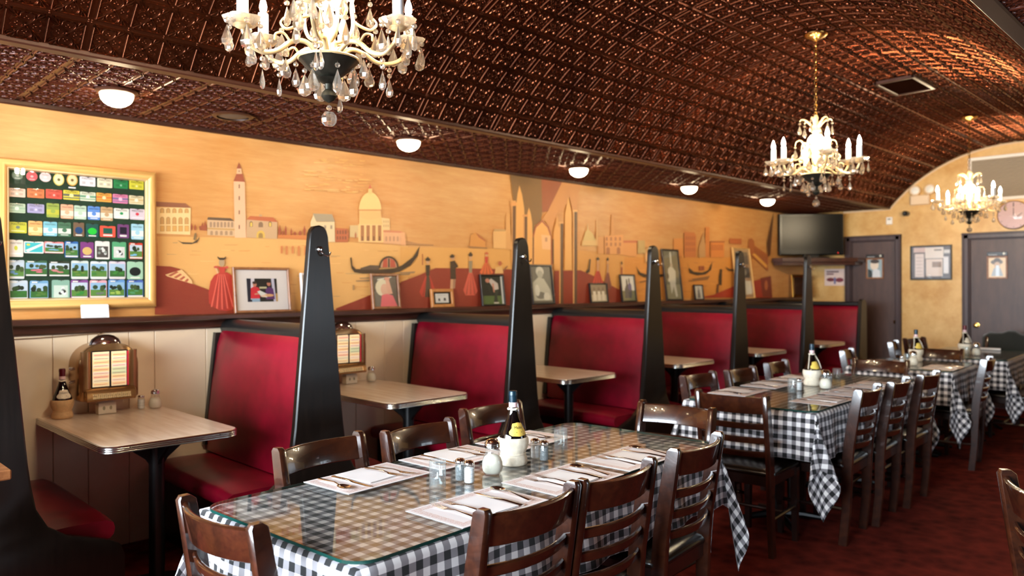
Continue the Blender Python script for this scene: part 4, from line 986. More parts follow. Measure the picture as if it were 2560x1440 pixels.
for k, (z, dx) in enumerate(((.0008, 0), (.0018, .003), (.0028, .001))):
    vv = []
    for i in range(9):
        for j in range(6):
            x, y = -.088 + .176 * i / 8 + dx, -.062 + .124 * j / 5 - dx; vv.append((x, y, z + .0006 * math.sin(i * 1.3 + k) * math.cos(j * .9) + (.002 * max(0, i - 6) / 2 if k == 2 else 0)))
    for s in (0, 1): nb.add(([(p[0], p[1], p[2] + s * .0009) for p in vv], [(i * 6 + j, (i + 1) * 6 + j, (i + 1) * 6 + j + 1, i * 6 + j + 1)[::(1 if s else -1)] for i in range(8) for j in range(5)]))
    ed = [i * 6 for i in range(9)] + [48 + j for j in range(1, 6)] + [i * 6 + 5 for i in range(7, -1, -1)] + [j for j in range(4, 0, -1)]; n = len(ed)
    nb.add(([vv[i] for i in ed] + [(vv[i][0], vv[i][1], vv[i][2] + .0009) for i in ed], [(i, (i + 1) % n, n + (i + 1) % n, n + i) for i in range(n)]))
NAP = nb.mesh('paper_napkin', 70)
def setting(T, side, b, where, grp, spoon=True, jit=0.0, u0=.27):
    """side +1 = aisle side (sitter faces the wall)"""
    base = T.w(side * u0, b); rot = T.rot + (0 if side > 0 else PI) + jit
    def put(nm, me, mat, dx, dy, dz, dr, lab, cat):
        o = link(nm, me, mat, None, (0, 0, 0)); p = base + Vector(rotz((dx, dy, dz), rot)); o.location = p; o.rotation_euler = (0, 0, rot + dr); tag(o, lab, cat, grp); return o
    j = lambda s: random.uniform(-s, s)
    put('paper_placemat', MATM, 'placemat_paper', 0, 0, .0002, 0, 'white paper placemat with pink printed border ' + where, 'placemat')
    put('paper_napkin', NAP, 'napkin_paper', .02 + j(.006), .005 + j(.006), .0018, j(.08), 'folded white paper napkin ' + where, 'napkin')
    for dy in (-.105, -.058):
        lf = ('outer steel fork by the mat edge ' if dy < -.08 else 'inner steel fork touching the napkin ') + where
        put('fork', FORK, 'steel', -.0 + j(.008), dy + j(.006), .0022 if dy < -.08 else .0042, j(.06) + .03, lf, 'fork')
    put('knife', KNIFE, 'steel', .0 + j(.008), .085 + j(.004), .0022, j(.05), 'steel table knife right of the napkin ' + where, 'knife')
    if spoon: put('spoon', SPOON, 'steel', .0 + j(.01), .145 + j(.006), .0022, -.1 + j(.05), 'steel spoon at the right of the placemat ' + where, 'spoon')
for side, nm, bs in ((1, 'aisle-side', (-.40, .035, .465)), (-1, 'booth-side', (-.40, .03, .46))):
    for b, o in zip(bs, ('first', 'middle', 'last')): setting(T1, side, b, 'at %s %s place, front table' % (o, nm), 'place settings on the front table', jit=random.uniform(-.03, .03), spoon=True)
for side, nm, bs in ((1, 'aisle-side', (-.52, -.08, .38)), (-1, 'booth-side', (-.5, -.04, .42))):
    for b, o in zip(bs, ('first', 'second', 'third')): setting(T2, side, b, 'at %s %s place, second table' % (o, nm), 'place settings on the second table', jit=random.uniform(-.04, .04))
setting(T3, 1, -.15, 'at the aisle side, small table', 'place settings on the small table'); setting(T3, -1, .0, 'at the booth side, small table', 'place settings on the small table')
# ------------------------------------------------------------------ bottles and condiments
def chianti(loc, face, label, foil='foil_blue', lab='label_yellow', straw='straw', text='Melini', raffia=False, k=1.0):
    T = thing('chianti_bottle', label, 'bottle', loc, face, 'straw chianti bottles'); T.scale = (k, k, k)
    prof = [(0, .012), (.037, .014), (.040, .03), (.041, .05), (.046, .075), (.0525, .094), (.052, .102), (.0465, .122), (.0385, .143), (.030, .164), (.0228, .184), (.018, .202), (.0156, .215), (.0145, .25)]
    obj('glass_body', MB().add(lathe(prof, 32)), 'bottle_glass', T, smooth=70)
    rb = lambda i, z: .008 * math.sin(i * 2.7) + .005 * math.sin(i * 5.1)
    bp = [(.046, 0), (.053, .004), (.0545, .015), (.0525, .03), (.047, .04), (.0455, .0435), (.05, .053), (.0565, .068), (.0595, .083), (.059, .096), (.0565, .104), (.0545, .106), (.051, .105)]
    o = obj('straw_basket', MB().add(lathe(bp, 64, ribs=rb)), straw, T, smooth=60)
    obj('straw_band', MB().add(tube([(.047 * math.cos(a), .047 * math.sin(a), .0425 + .001 * math.sin(3 * a)) for a in [2 * PI * i / 28 for i in range(29)]], .0028, 6)), straw, o)
    obj('straw_collar', MB().add(tube([(.0185 * math.cos(a), .0185 * math.sin(a), .2125 + .001 * math.sin(4 * a)) for a in [2 * PI * i / 20 for i in range(21)]], .0042, 8)), 'straw', T)
    if raffia:
        for s in (-1, 1): obj('raffia_strap', MB().add(tube(spl([(.0, s * .02, .21), (.02, s * .04, .16), (.028, s * .052, .115)], 5), .003, 6)), 'straw', T)
    obj('foil_cap', MB().add(lathe([(.0155, .237), (.0158, .262), (.0168, .263), (.0168, .272), (.016, .274), (.016, .279), (.0135, .281), (0, .281)], 20)), foil, T)
    obj('neck_label', MB().add(lathe([(.0162, .2195), (.0161, .2375)], 20, cap=False)), 'label_pink', T)
    # front label lies on the cone of the shoulder
    def rad(z): return np.interp(z, [p[1] for p in prof], [p[0] for p in prof]) + .0012
    rows = [(.113, .0), (.1155, .03), (.122, .041), (.131, .04), (.138, .033), (.144, .027), (.152, .025), (.16, .021), (.164, .0)]
    v, f = [], []
    for z, hw in rows:
        for i in range(9): a = (hw / rad(z)) * (i / 4 - 1); v.append((rad(z) * math.cos(a), rad(z) * math.sin(a), z))
    f = [(r * 9 + i, r * 9 + i + 1, (r + 1) * 9 + i + 1, (r + 1) * 9 + i) for r in range(len(rows) - 1) for i in range(8)]
    L_ = obj('paper_label', MB().add((v, f)), lab, T, smooth=80)
    if text:
        tv, tf = txt(text, .0145)
        def wr(x, y, zc): z = zc + y; r = rad(z) + .0006; a = x / r; return (r * math.cos(a), r * math.sin(a), z)
        B = MB().add(([wr(p[0], p[1], .1455) for p in tv], tf))
        for zc, hw in ((.122, .02), (.129, .012)): B.add(([wr(x, y, zc) for x, y in ((-hw, -.0011), (hw, -.0011), (hw, .0011), (-hw, .0011))], [(0, 1, 2, 3)]))
        obj('lettering', B, 'ink', L_, smooth=0)
    return T
def shaker(loc, label, grp, fill='salt', tall=.078):
    T = thing('table_shaker', label, 'shaker', loc, random.uniform(0, 1), grp)
    rb = lambda i, z: .02 if i % 2 == 0 else -.02
    gp = [(0, .001), (.0175, .001), (.019, .006), (.019, tall - .022), (.0165, tall - .016), (.016, tall - .012)]
    g = MB().add(lathe(gp, 16, ribs=rb))
    for z in (.02, .034, .048): g.add(tube([(.0192 * math.cos(a), .0192 * math.sin(a), z) for a in [2 * PI * i / 16 for i in range(17)]], .0009, 5))
    obj('glass_body', g, 'tumbler_glass', T, smooth=25)
    obj('filling', MB().add(lathe([(0, .003), (.0155, .003), (.0165, .007), (.0165, tall * .66), (0, tall * .68)], 16)), fill, T)
    obj('metal_cap', MB().add(lathe([(.0175, tall - .018), (.0185, tall - .016), (.0185, tall - .008), (.017, tall - .005), (.012, tall - .001), (0, tall)], 20)), 'chrome', T); return T
def cheese(loc, label, grp, k=1.0):
    T = thing('cheese_shaker', label, 'shaker', loc, 0, grp); T.scale = (k, k, k)
    gp = [(0, .001), (.03, .001), (.036, .008), (.0395, .024), (.038, .042), (.032, .06), (.0265, .075), (.025, .088), (.0255, .098)]
    obj('glass_body', MB().add(lathe(gp, 28)), 'tumbler_glass', T, smooth=60)
    obj('grated_cheese', MB().add(lathe([(0, .004), (.028, .004), (.034, .01), (.0372, .024), (.0358, .042), (.03, .058), (.022, .066), (0, .07)], 28)), 'cheese', T)
    obj('metal_cap', MB().add(lathe([(.027, .092), (.0285, .094), (.0285, .103), (.0275, .105), (.0285, .107), (.027, .114), (.02, .122), (.01, .126), (0, .127)], 24)), 'chrome', T); return T
def votive(loc, label, grp, h=.095):
    T = thing('candle_glass', label, 'candle holder', loc, 0, grp)
    gp = [(0, .004), (.024, .004), (.0255, .006), (.0268, h), (.0285, h), (.0285, .002), (.027, 0), (0, 0)]
    obj('glass_body', MB().add(lathe(gp[::-1], 28)), 'tumbler_glass', T, smooth=40)
    obj('wax_insert', MB().add(lathe([(0, .006), (.0205, .006), (.0215, .03), (.02, .036), (.006, .038), (0, .038)], 20)), 'tumbler_glass', T)
    obj('wick_holder', MB().add(lathe([(.009, .032), (.009, .034), (.003, .038), (.0025, .052), (0, .053)], 10)), 'wax', T); return T
def at(px, py): return onZ(px, py, GT)
f0 = math.radians(-28)
chianti(at(1283, 1160), f0 + .25, 'straw-covered chianti bottle with blue cap and yellow label on the front table')
cheese(at(1231, 1183), 'pear-shaped grated cheese shaker beside the bottle on the front table', 'condiments on the front table')
shaker(at(1151, 1201), 'pepper shaker with glass panels near the empty candle glass, front table', 'condiments on the front table', 'pepper'); shaker(at(1173, 1207), 'salt shaker with white salt beside the pepper near the candle glass, front table', 'condiments on the front table')
shaker(at(1338, 1145), 'salt shaker with white salt just beyond the chianti bottle, front table', 'condiments on the front table'); shaker(at(1360, 1151), 'pepper shaker with dimpled glass just beyond the chianti bottle, front table', 'condiments on the front table', 'pepper')
votive(at(1094, 1219), 'clear candle glass before the shakers at the badge-board end of front table', 'candle glasses'); votive(at(1402, 1129), 'clear candle glass beyond the chianti bottle on the front table', 'candle glasses')
g2 = 'condiments on the second table'
chianti(at(2030, 963), f0, 'straw-covered chianti bottle with raffia straps on the second table', raffia=True, text='')
votive(at(1981, 983), 'clear candle glass before the bottle on the second table', 'candle glasses'); votive(at(2092, 955), 'clear candle glass beyond the bottle on the second table', 'candle glasses')
shaker(at(1998, 976), 'salt shaker before the chianti bottle on the second table', g2); shaker(at(2074, 960), 'pepper shaker beyond the chianti bottle on the second table', g2, 'pepper'); cheese(at(2064, 972), 'grated cheese shaker close beside the bottle on second table', g2)
g3 = 'condiments on the small table'
q = onZ(2290, 903, GT); chianti(q, f0, 'straw-covered chianti bottle with big yellow label on the small table', text='', raffia=True)
cheese(onZ(2283, 914, GT), 'grated cheese shaker before the bottle on the small table', g3); shaker(onZ(2255, 912, GT), 'salt shaker before the bottle on the small table', g3); votive(onZ(2267, 912, GT), 'candle glass beside the cheese shaker on the small table', 'candle glasses')
g4 = 'condiments on the rear table'
chianti(onZ(2412, 886, GT), f0, 'straw-covered chianti bottle with red cap on the rear table', 'foil_red', 'label_white', text='', raffia=True)
cheese(onZ(2441, 889, GT), 'grated cheese shaker beside the red-capped bottle on the rear table', g4); votive(onZ(2416, 892, GT), 'candle glass before the red-capped bottle on the rear table', 'candle glasses')
p = onZ(2475, 876, GT); tag(obj('rolled_paper', MB().add(tube([(-.09, 0, .013), (.09, .02, .013)], .0125, 14)), 'card_white', None, p), 'white rolled paper lying on the rear table', 'paper roll')
# first booth table
z0 = BTZ[0] + .001
chianti((-4.475, 1.155, z0), .0, 'straw-covered chianti bottle with red cap on the booth table under the badge board', 'foil_red', 'label_white', 'straw_tan', text='CHIANTI', k=.92)
shaker((-4.5, 1.555, z0), 'salt shaker on the booth table under badge board', 'condiments on the booth tables'); cheese((-4.47, 1.62, z0), 'grated cheese shaker on the booth table under badge board', 'condiments on the booth tables', .86)
cheese((-4.45, 3.06, BTZ[1] + .001), 'grated cheese shaker on the booth table behind the first hook post', 'condiments on the booth tables', .86)
def caddy(loc, label):
    T = thing('sweetener_caddy', label, 'caddy', loc, .0, 'sweetener caddies')
    m_ = MB().add(box(0, 0, .004, .05, .088, .006, .001))
    for s in (-1, 1): m_.add(box(s * .024, 0, .03, .003, .088, .058, .001)); m_.add(box(0, s * .043, .025, .05, .003, .048, .001))
    obj('holder', m_, 'label_white', T)
    for k in range(7): obj('packet', MB().add(box(-.017 + k * .0055, .001 * (k % 3), .034, .003, .076, .058, .001)), ('label_white', 'plastic_white', 'card_white')[k % 3], T)
    A_ = Art(); A_.poly(ell(-.017, .032, .007, .011, 10), (150, 140, 110)); A_.poly(ell(.017, .032, .007, .011, 10), (150, 140, 110)); A_.obj('holder_print', T, (.0258, 0, 0)); return T
caddy((-4.475, 1.365, z0), 'small cream sweetener caddy below the jukebox under the badge board'); caddy((-4.47, 2.9, BTZ[1] + .001), 'small cream sweetener caddy below the jukebox behind the hook post')
# ================================================================== badge board
def badge_board():
    x = XW + .02; a = onX(-22, 399, x); p1 = onX(391, 765, x); y0, y1 = .885, 1.663; zb, zt = 1.334, 2.108
    T = thing('badge_board', 'gold framed green board of badges behind glass on the mural wall', 'display board', (x, (y0 + y1) / 2, zb))
    wd, ht = y1 - y0, zt - zb; fw = .046
    obj('frame', MB().add(frame_ring(wd, ht, [(0, -.016), (0, .012), (.005, .02), (.014, .028), (.03, .03), (.038, .026), (.046, .018), (.046, -.016)])), 'frame_gold', T)
    obj('inner_lip', MB().add(frame_ring(wd - 2 * fw, ht - 2 * fw, [(0, 0), (0, .02), (.005, .022), (.012, .006), (.012, 0)], fw)), 'frame_inner_gold', T)
    t = NT('board_felt'); n = t.noise(12, 4); t.pbr(t.ramp(n, .3, .7, S(14, 40, 24), S(30, 62, 36)), .8)
    obj('felt_backing', MB().add(box(-.004, 0, ht / 2, .012, wd - .02, ht - .02)), 'board_felt', T)
    # badges: zoomed photo boxes (x0,y0,x1,y1) / 3.4275 + (0,380) -> wall plane
    cx0, cz0 = (y0 + y1) / 2, zb
    def loc2(px, py): q = onX(px / 3.4275, 380 + py / 3.4275, x + .006); return q.y - cx0, q.z - cz0
    Wt = (236, 232, 224)
    rows = [
     [('o', 102, 158, 198, 243, (70, 104, 84), 1), ('o', 226, 163, 322, 253, (216, 66, 84), 1), ('o', 340, 168, 438, 260, (222, 200, 202), 1), ('o', 457, 178, 551, 292, (216, 196, 96), 0), ('o', 573, 184, 666, 294, (216, 160, 60), 0), ('c', 684, 208, 818, 298, (232, 226, 232), 1), ('c', 834, 222, 963, 310, (228, 218, 190), 1), ('c', 975, 236, 1097, 318, (24, 128, 70), 1), ('c', 1109, 242, 1232, 326, (206, 200, 60), 1)],
     [('c', 70, 306, 218, 390, (236, 200, 180), 1), ('c', 234, 310, 380, 398, (226, 116, 62), 1), ('c', 393, 317, 533, 404, (226, 74, 62), 0), ('b', 543, 324, 682, 415, (220, 206, 64), (96, 100, 90)), ('b', 686, 338, 820, 425, (220, 224, 200), (110, 160, 130)), ('b', 827, 347, 957, 432, (240, 170, 70), (226, 120, 50)), ('b', 967, 358, 1096, 444, (224, 130, 170), (130, 110, 150)), ('b', 1107, 370, 1230, 453, (228, 216, 176), (206, 180, 130))],
     [('b', 70, 436, 218, 525, (188, 210, 180), (160, 190, 160)), ('c', 235, 442, 380, 528, (170, 164, 206), 1), ('v', 400, 436, 508, 564, (150, 170, 70), (190, 190, 60)), ('v', 521, 446, 629, 574, (240, 176, 140), (250, 220, 200)), ('v', 636, 456, 740, 580, (190, 214, 190), (230, 236, 224)), ('v', 753, 462, 857, 584, (90, 140, 214), (236, 240, 244)), ('v', 863, 468, 967, 592, (200, 164, 120), (236, 224, 204)), ('m', 977, 480, 1106, 576, (240, 236, 226), (40, 150, 90)), ('m', 1114, 484, 1240, 584, (222, 206, 216), (214, 60, 76))],
     [('m', 77, 596, 230, 697, (206, 204, 60), (120, 130, 120)), ('v', 244, 588, 363, 718, (244, 180, 110), (250, 224, 160)), ('v', 372, 594, 490, 722, (130, 200, 216), (220, 240, 240)), ('v', 498, 600, 608, 726, (70, 120, 90), (220, 226, 214)), ('e', 630, 602, 722, 726, (120, 92, 70), (20, 70, 120)), ('e', 738, 612, 845, 732, (16, 80, 76), (30, 200, 60)), ('q', 858, 630, 990, 732, (230, 86, 66), (16, 90, 76)), ('q', 1008, 618, 1106, 740, (120, 66, 120), (26, 18, 40)), ('v', 1126, 614, 1230, 752, (170, 216, 234), (236, 240, 236))],
     [('m', 73, 750, 200, 900, (240, 228, 214), (206, 206, 70)), ('d', 205, 764, 376, 870, Wt, (60, 190, 196)), ('p', 380, 766, 547, 870, (236, 140, 140), (120, 170, 206)), ('p', 556, 764, 671, 906, (40, 104, 176), (130, 150, 110)), ('e', 690, 770, 804, 910, (130, 60, 130), (214, 180, 110)), ('g', 816, 762, 940, 920, Wt, (80, 74, 70)), ('g', 962, 768, 1082, 922, (90, 170, 120), (220, 220, 214)), ('p', 1107, 776, 1223, 918, (214, 70, 50), (130, 190, 226))],
     [('p', 73, 924, 210, 1088, (196, 206, 214), (110, 150, 190)), ('p', 214, 928, 407, 1066, (60, 100, 70), (226, 116, 136)), ('p', 416, 934, 600, 1068, (50, 60, 46), (206, 130, 130)), ('p', 611, 930, 759, 1090, (210, 220, 214), (110, 140, 60)), ('p', 776, 936, 921, 1090, (226, 232, 236), (70, 130, 60)), ('p', 935, 936, 1076, 1090, (226, 210, 226), (70, 140, 60)), ('e', 1090, 938, 1226, 1092, (170, 210, 180), (30, 34, 36))],
     [('p', 80, 1100, 238, 1270, (210, 218, 226), (60, 120, 50)), ('p', 256, 1102, 415, 1270, (120, 170, 206), (90, 130, 60)), ('g', 445, 1096, 598, 1260, (140, 180, 160), (206, 220, 206)), ('p', 607, 1096, 756, 1258, (140, 80, 150), (60, 140, 60)), ('p', 770, 1098, 916, 1254, (236, 170, 180), (110, 120, 110)), ('p', 930, 1094, 1070, 1252, (110, 160, 216), (170, 196, 90)), ('p', 1090, 1096, 1228, 1246, (80, 110, 190), (90, 160, 110))]]
    cnt = 0
    for r in rows:
        for (k, a0, b0, a1, b1, c, d) in r:
            (u0, v1), (u1, v0) = loc2(a0, (b0)), loc2(a1, b1); w_, h_ = u1 - u0, abs(v1 - v0); cu, cv = (u0 + u1) / 2, (v0 + v1) / 2
            A = Art(.00025); o_ = ell(0, 0, w_ / 2, h_ / 2, 24) if k == 'o' else rrect(w_, h_, min(w_, h_) * .09, 3); A.slab(o_, .003, c)
            dk = tuple(int(q * .5) for q in c); lt = tuple(min(255, int(q * .5 + 128)) for q in c); n_ = None
            if k == 'o': A.poly(ell(0, 0, w_ * .42, h_ * .42, 24), lt if d == 0 else c); A.poly(ell(0, -.02 * h_, w_ * .14, h_ * .12, 12), dk if d == 0 else lt); A.rect(-w_ * .25, -h_ * .36, w_ * .25, -h_ * .27, lt)
            elif k == 'c':
                for q in (-.1, -.24): A.rect(-w_ * .36, h_ * q, -w_ * .14, h_ * (q + .05), dk); A.rect(w_ * .14, h_ * q, w_ * .36, h_ * (q + .05), dk)
                A.poly(ell(0, -h_ * .12, w_ * .07, h_ * .13, 10), lt)
            elif k == 'b': A.rect(-w_ / 2, -h_ * .12, w_ / 2, h_ * .12, d); A.poly(ell(0, -h_ * .04, w_ * .13, h_ * .2, 12), lt); A.rect(-w_ / 2, -h_ * .34, w_ / 2, -h_ * .24, d)
            elif k == 'v': A.rect(-w_ / 2, -h_ * .3, w_ / 2, h_ * .06, d); A.poly(ell(0, -h_ * .06, w_ * .19, h_ * .14, 14), c); A.rect(-w_ * .3, -h_ * .42, w_ * .3, -h_ * .36, d)
            elif k == 'm': A.poly(ell(0, h_ * .02, w_ * .12, h_ * .14, 12), d); A.rect(-w_ * .38, -h_ * .36, w_ * .38, -h_ * .26, lt)
            elif k == 'e': A.poly(ell(0, -h_ * .06, w_ * .36, h_ * .25, 18), d); A.rect(-w_ * .3, -h_ * .44, w_ * .3, -h_ * .36, Wt)
            elif k == 'q': A.rect(-w_ * .3, -h_ * .2, w_ * .3, h_ * .3, d); A.rect(-w_ * .3, -h_ * .4, w_ * .3, -h_ * .27, Wt)
            elif k == 'd': A.rect(-w_ * .44, -h_ * .4, w_ * .44, h_ * .4, d); A.poly([(-w_ * .44, -h_ * .25), (-w_ * .3, -h_ * .4), (w_ * .44, h_ * .2), (w_ * .44, h_ * .4)], Wt); A.poly(ell(-w_ * .28, h_ * .22, w_ * .1, h_ * .1, 8), (220, 210, 80))
            elif k == 'g':
                A.rect(-w_ * .4, -h_ * .4, w_ * .4, h_ * .22, d)
                for i in range(7): A.poly(ell(random.uniform(-.26, .26) * w_, random.uniform(-.3, .12) * h_, w_ * .1, h_ * .08, 8), random.choice([(60, 60, 60), (230, 230, 226), (140, 150, 140), (250, 250, 250)]))
            elif k == 'p':
                A.rect(-w_ * .46, -h_ * .36, w_ * .46, h_ * .36, random.choice([(150, 190, 220), (176, 204, 226), (200, 214, 226)])); A.rect(-w_ * .46, -h_ * .36, w_ * .46, -h_ * .02, random.choice([(76, 128, 56), (96, 140, 64), (60, 110, 52)]))
                for i in range(5): A.poly(ell(random.uniform(-.34, .34) * w_, random.uniform(0, .16) * h_, w_ * random.uniform(.08, .16), h_ * random.uniform(.08, .16), 8), random.choice([(40, 62, 36), (52, 74, 40), (34, 46, 32), (70, 90, 50)]))
                for i in range(3): A.poly(ell(random.uniform(-.3, .3) * w_, random.uniform(-.28, -.06) * h_, w_ * .16, h_ * .05, 8), d)
                A.rect(-w_ * .46, -h_ * .47, w_ * .46, -h_ * .38, Wt); A.rect(-w_ * .4, h_ * .38, -w_ * .1, h_ * .45, Wt)
            bo = A.obj('badge', T, (.005, cu, cv))
            if k in 'cbmv' or (k == 'o' and d == 1):
                L_ = Art(.0003); L_.text('MASTERS', w_ * (.19 if k != 'o' else .15), 0, h_ * (.3 if k != 'o' else .2), dk if k != 'v' else tuple(int(q * .6) for q in c)); L_.obj('lettering', bo, (.001, 0, 0))
            pn = MB().add(box(0, 0, 0, .003, w_ * .3, .0025)); pn.add(tube([(.002, 0, -.004), (.004, 0, -.004)], .0022, 6)); obj('pin', pn, 'steel', bo, (0.001, 0, h_ / 2))
            cnt += 1
    obj('name_strip', MB().add(box(.006, *loc2(618, 306), .002, .034, .007)), 'card_white', T)
    obj('glass_pane', MB().add(box(.02, 0, ht / 2, .002, wd - 2 * fw, ht - 2 * fw)), 'picture_glass', T, smooth=0)
badge_board()
T = thing('caption_card', 'white printed card with lines of text leaning below the badge board', 'card', (XW + .075, 1.33, LZ - .01), 0)
T.rotation_euler = (0, math.radians(-10), 0)
A = Art(); A.slab(rrect(.138, .082, .006, 3, 0, .042), .003, (240, 240, 242))
for k in range(7): A.rect(-.058, .012 + k * .0095, .058 - .012 * (k % 3), .0145 + k * .0095, (176, 178, 184))
A.obj('card', T)
# ================================================================== pictures on the ledge
def photo_art(A, w_, h_, kind):
    r = lambda *a: A.poly([(x * w_, y * h_) for x, y in a[0]], a[1]); E = lambda cx, cy, rx, ry, c, n=14: A.poly(ell(cx * w_, cy * h_, rx * w_, ry * h_, n), c)
    Q = lambda x0, y0, x1, y1, c: A.rect(x0 * w_, y0 * h_, x1 * w_, y1 * h_, c)
    if kind == 'two_men':
        Q(-.5, 0, .5, 1, (24, 20, 16)); Q(-.5, 0, -.36, 1, (30, 28, 44)); r([(-.36, 1), (-.24, 1), (-.3, .1), (-.4, .1)], (214, 204, 210)); r([(.31, 1), (.41, 1), (.44, 0), (.36, 0)], (196, 190, 206)); Q(.44, 0, .5, .35, (190, 150, 90))
        r([(-.4, .14), (-.38, .58), (-.28, .66), (-.14, .62), (-.08, .5), (-.1, .12)], (208, 40, 52)); Q(-.36, 0, -.1, .14, (150, 176, 196)); E(-.245, .74, .065, .1, (190, 120, 96)); E(-.25, .82, .075, .06, (60, 40, 32)); r([(-.28, .34), (-.06, .42), (-.06, .32), (-.26, .3)], (206, 140, 110))
        r([(.1, .3), (.1, .52), (.22, .64), (.36, .56), (.4, .1), (.1, .1)], (88, 42, 100)); E(.22, .77, .065, .1, (186, 116, 92)); E(.22, .86, .07, .05, (40, 30, 26)); r([(-.18, .44), (-.08, .48), (.16, .32), (.14, .18), (-.04, .2)], (214, 214, 204)); E(.2, .27, .17, .06, (214, 160, 110)); E(.02, .24, .1, .05, (226, 196, 170)); Q(-.1, .56, .14, .64, (190, 180, 140))
    elif kind == 'woman':
        Q(-.5, 0, .5, 1, (98, 84, 70)); Q(-.5, 0, -.1, .5, (120, 110, 96)); E(-.1, .62, .3, .28, (228, 214, 178)); E(-.02, .56, .17, .19, (226, 176, 146)); r([(-.24, 0), (-.16, .38), (.08, .42), (.3, .36), (.46, 0)], (232, 108, 112)); r([(.1, .4), (.02, .92), (.16, .96), (.3, .42)], (226, 170, 140)); r([(-.3, .86), (.3, .96), (.3, .99), (-.3, .9)], (226, 220, 200)); E(.1, .92, .12, .05, (224, 160, 130))
    elif kind == 'cards':
        Q(-.5, 0, .5, 1, (226, 222, 214)); E(-.22, .36, .07, .13, (70, 60, 54)); E(.2, .4, .09, .13, (60, 50, 46)); Q(-.3, .18, -.14, .3, (120, 110, 104)); Q(.1, .2, .3, .3, (130, 118, 110)); Q(-.36, .8, .3, .83, (180, 176, 170))
    elif kind == 'golfer':
        Q(-.5, 0, .5, 1, (30, 34, 22)); Q(-.5, 0, .5, .3, (92, 110, 56)); r([(.02, .04), (.12, .5), (.32, .56), (.2, .3), (.22, .04)], (50, 56, 40)); r([(-.16, .84), (-.02, .92), (.28, .74), (.3, .54), (.1, .5)], (206, 190, 176)); E(-.2, .84, .1, .08, (196, 130, 104)); r([(.0, .74), (.08, .74), (.1, .42), (.04, .42)], (206, 140, 112)); Q(.02, .02, .26, .07, (210, 200, 180)); Q(.42, 0, .5, 1, (226, 224, 214))
    elif kind == 'bw_portrait':
        Q(-.5, 0, .5, 1, (110, 106, 92)); E(-.05, .86, .2, .14, (206, 200, 180)); E(-.05, .78, .15, .11, (176, 170, 150)); r([(-.5, 0), (-.44, .56), (-.16, .7), (.12, .66), (.4, .36), (.46, 0)], (190, 184, 162)); E(-.1, .2, .24, .1, (120, 114, 100)); E(.2, .16, .16, .12, (214, 208, 188)); E(-.26, .34, .12, .16, (216, 210, 190)); Q(-.5, 0, .5, .06, (90, 86, 76))
    elif kind == 'legs':
        Q(-.5, 0, .5, 1, (140, 120, 94)); Q(-.5, 0, .5, .4, (196, 180, 150)); 
        for x in (-.26, .02, .28): r([(x - .1, .06), (x - .08, .6), (x + .08, .6), (x + .1, .06)], (226, 214, 192)); E(x, .72, .07, .12, (120, 96, 74))
    elif kind == 'rider':
        Q(-.5, 0, .5, 1, (226, 224, 214)); Q(-.5, 0, .5, .4, (120, 120, 84)); r([(-.3, .1), (-.26, .46), (-.1, .66), (.2, .6), (.3, .4), (.2, .1)], (74, 76, 84)); E(.14, .56, .14, .16, (90, 90, 140)); E(-.06, .72, .06, .16, (60, 54, 50)); E(.12, .8, .05, .12, (60, 54, 50))
    elif kind == 'baseball':
        Q(-.5, 0, .5, 1, (120, 116, 92)); Q(-.5, .0, .5, .3, (150, 144, 112)); r([(-.06, .62), (-.02, .98), (.08, .98), (.06, .62)], (216, 212, 192)); r([(-.3, .36), (-.24, .62), (.0, .7), (.26, .58), (.2, .34)], (220, 216, 196)); E(.02, .7, .09, .045, (196, 180, 156)); r([(-.2, .36), (.16, .36), (.24, .06), (.12, .04), (.02, .26), (-.16, .1)], (214, 210, 192)); E(-.3, .48, .08, .06, (90, 80, 66))
    elif kind == 'tiny':
        Q(-.5, 0, .5, 1, (206, 200, 180)); r([(-.2, .05), (-.1, .7), (.16, .7), (.22, .05)], (110, 106, 96)); E(.04, .8, .1, .09, (150, 130, 110))
    elif kind == 'panels':
        Q(-.5, 0, .5, 1, (190, 150, 104)); Q(-.4, .68, .4, .94, (120, 104, 84)); Q(-.4, .4, .4, .62, (90, 82, 72)); Q(-.4, .06, .4, .34, (226, 214, 180)); E(0, .52, .2, .08, (150, 140, 120))
    elif kind == 'blank':
        Q(-.5, 0, .5, 1, (214, 204, 190))
def picture(x0, x1, ytop, kind, fmat, label, fw=.018, mat=0.0, tilt=7, base=LZ, rz=0.0, xb=None, name='picture_frame', inner=None):
    pl = XW + .055; a = onX(x0, ytop, pl); b = onX(x1, 745, pl); wd = b.y - a.y; ht = (a.z - base) / math.cos(math.radians(tilt))
    T = thing(name, label, 'picture', (XW + .012 + ht * math.sin(math.radians(tilt)) + .012 if xb is None else xb, (a.y + b.y) / 2, base + .001), 0, 'framed pictures on the ledge')
    T.rotation_euler = (0, -math.radians(tilt), rz)
    obj('frame', MB().add(flat_frame(wd, ht, fw, .02, .004)), fmat, T)
    obj('backing', MB().add(box(-.006, 0, ht / 2, .004, wd - .008, ht - .008)), 'mat_board' if not inner else inner, T, smooth=0)
    iw, ih = wd - 2 * fw, ht - 2 * fw; A = Art(.0002); pw, ph = iw * (1 - mat), ih * (1 - mat)
    photo_art(A, pw, ph, kind); A.obj('photo', T, (-.0035, 0, fw + (ih - ph) / 2))
    obj('glass_pane', MB().add(box(.003, 0, ht / 2, .0015, iw, ih)), 'picture_glass', T, smooth=0); return T
picture(586, 728, 668, 'two_men', 'frame_wood', 'brown framed colour photo of two men with a wide pale mount', .016, .42)
picture(756, 800, 683, 'blank', 'mat_board', 'pale framed picture mostly hidden behind the first hook post', .012)
picture(931, 1002, 684, 'woman', 'frame_wood', 'brown framed photo of a fair woman in pink with raised arm', .018)
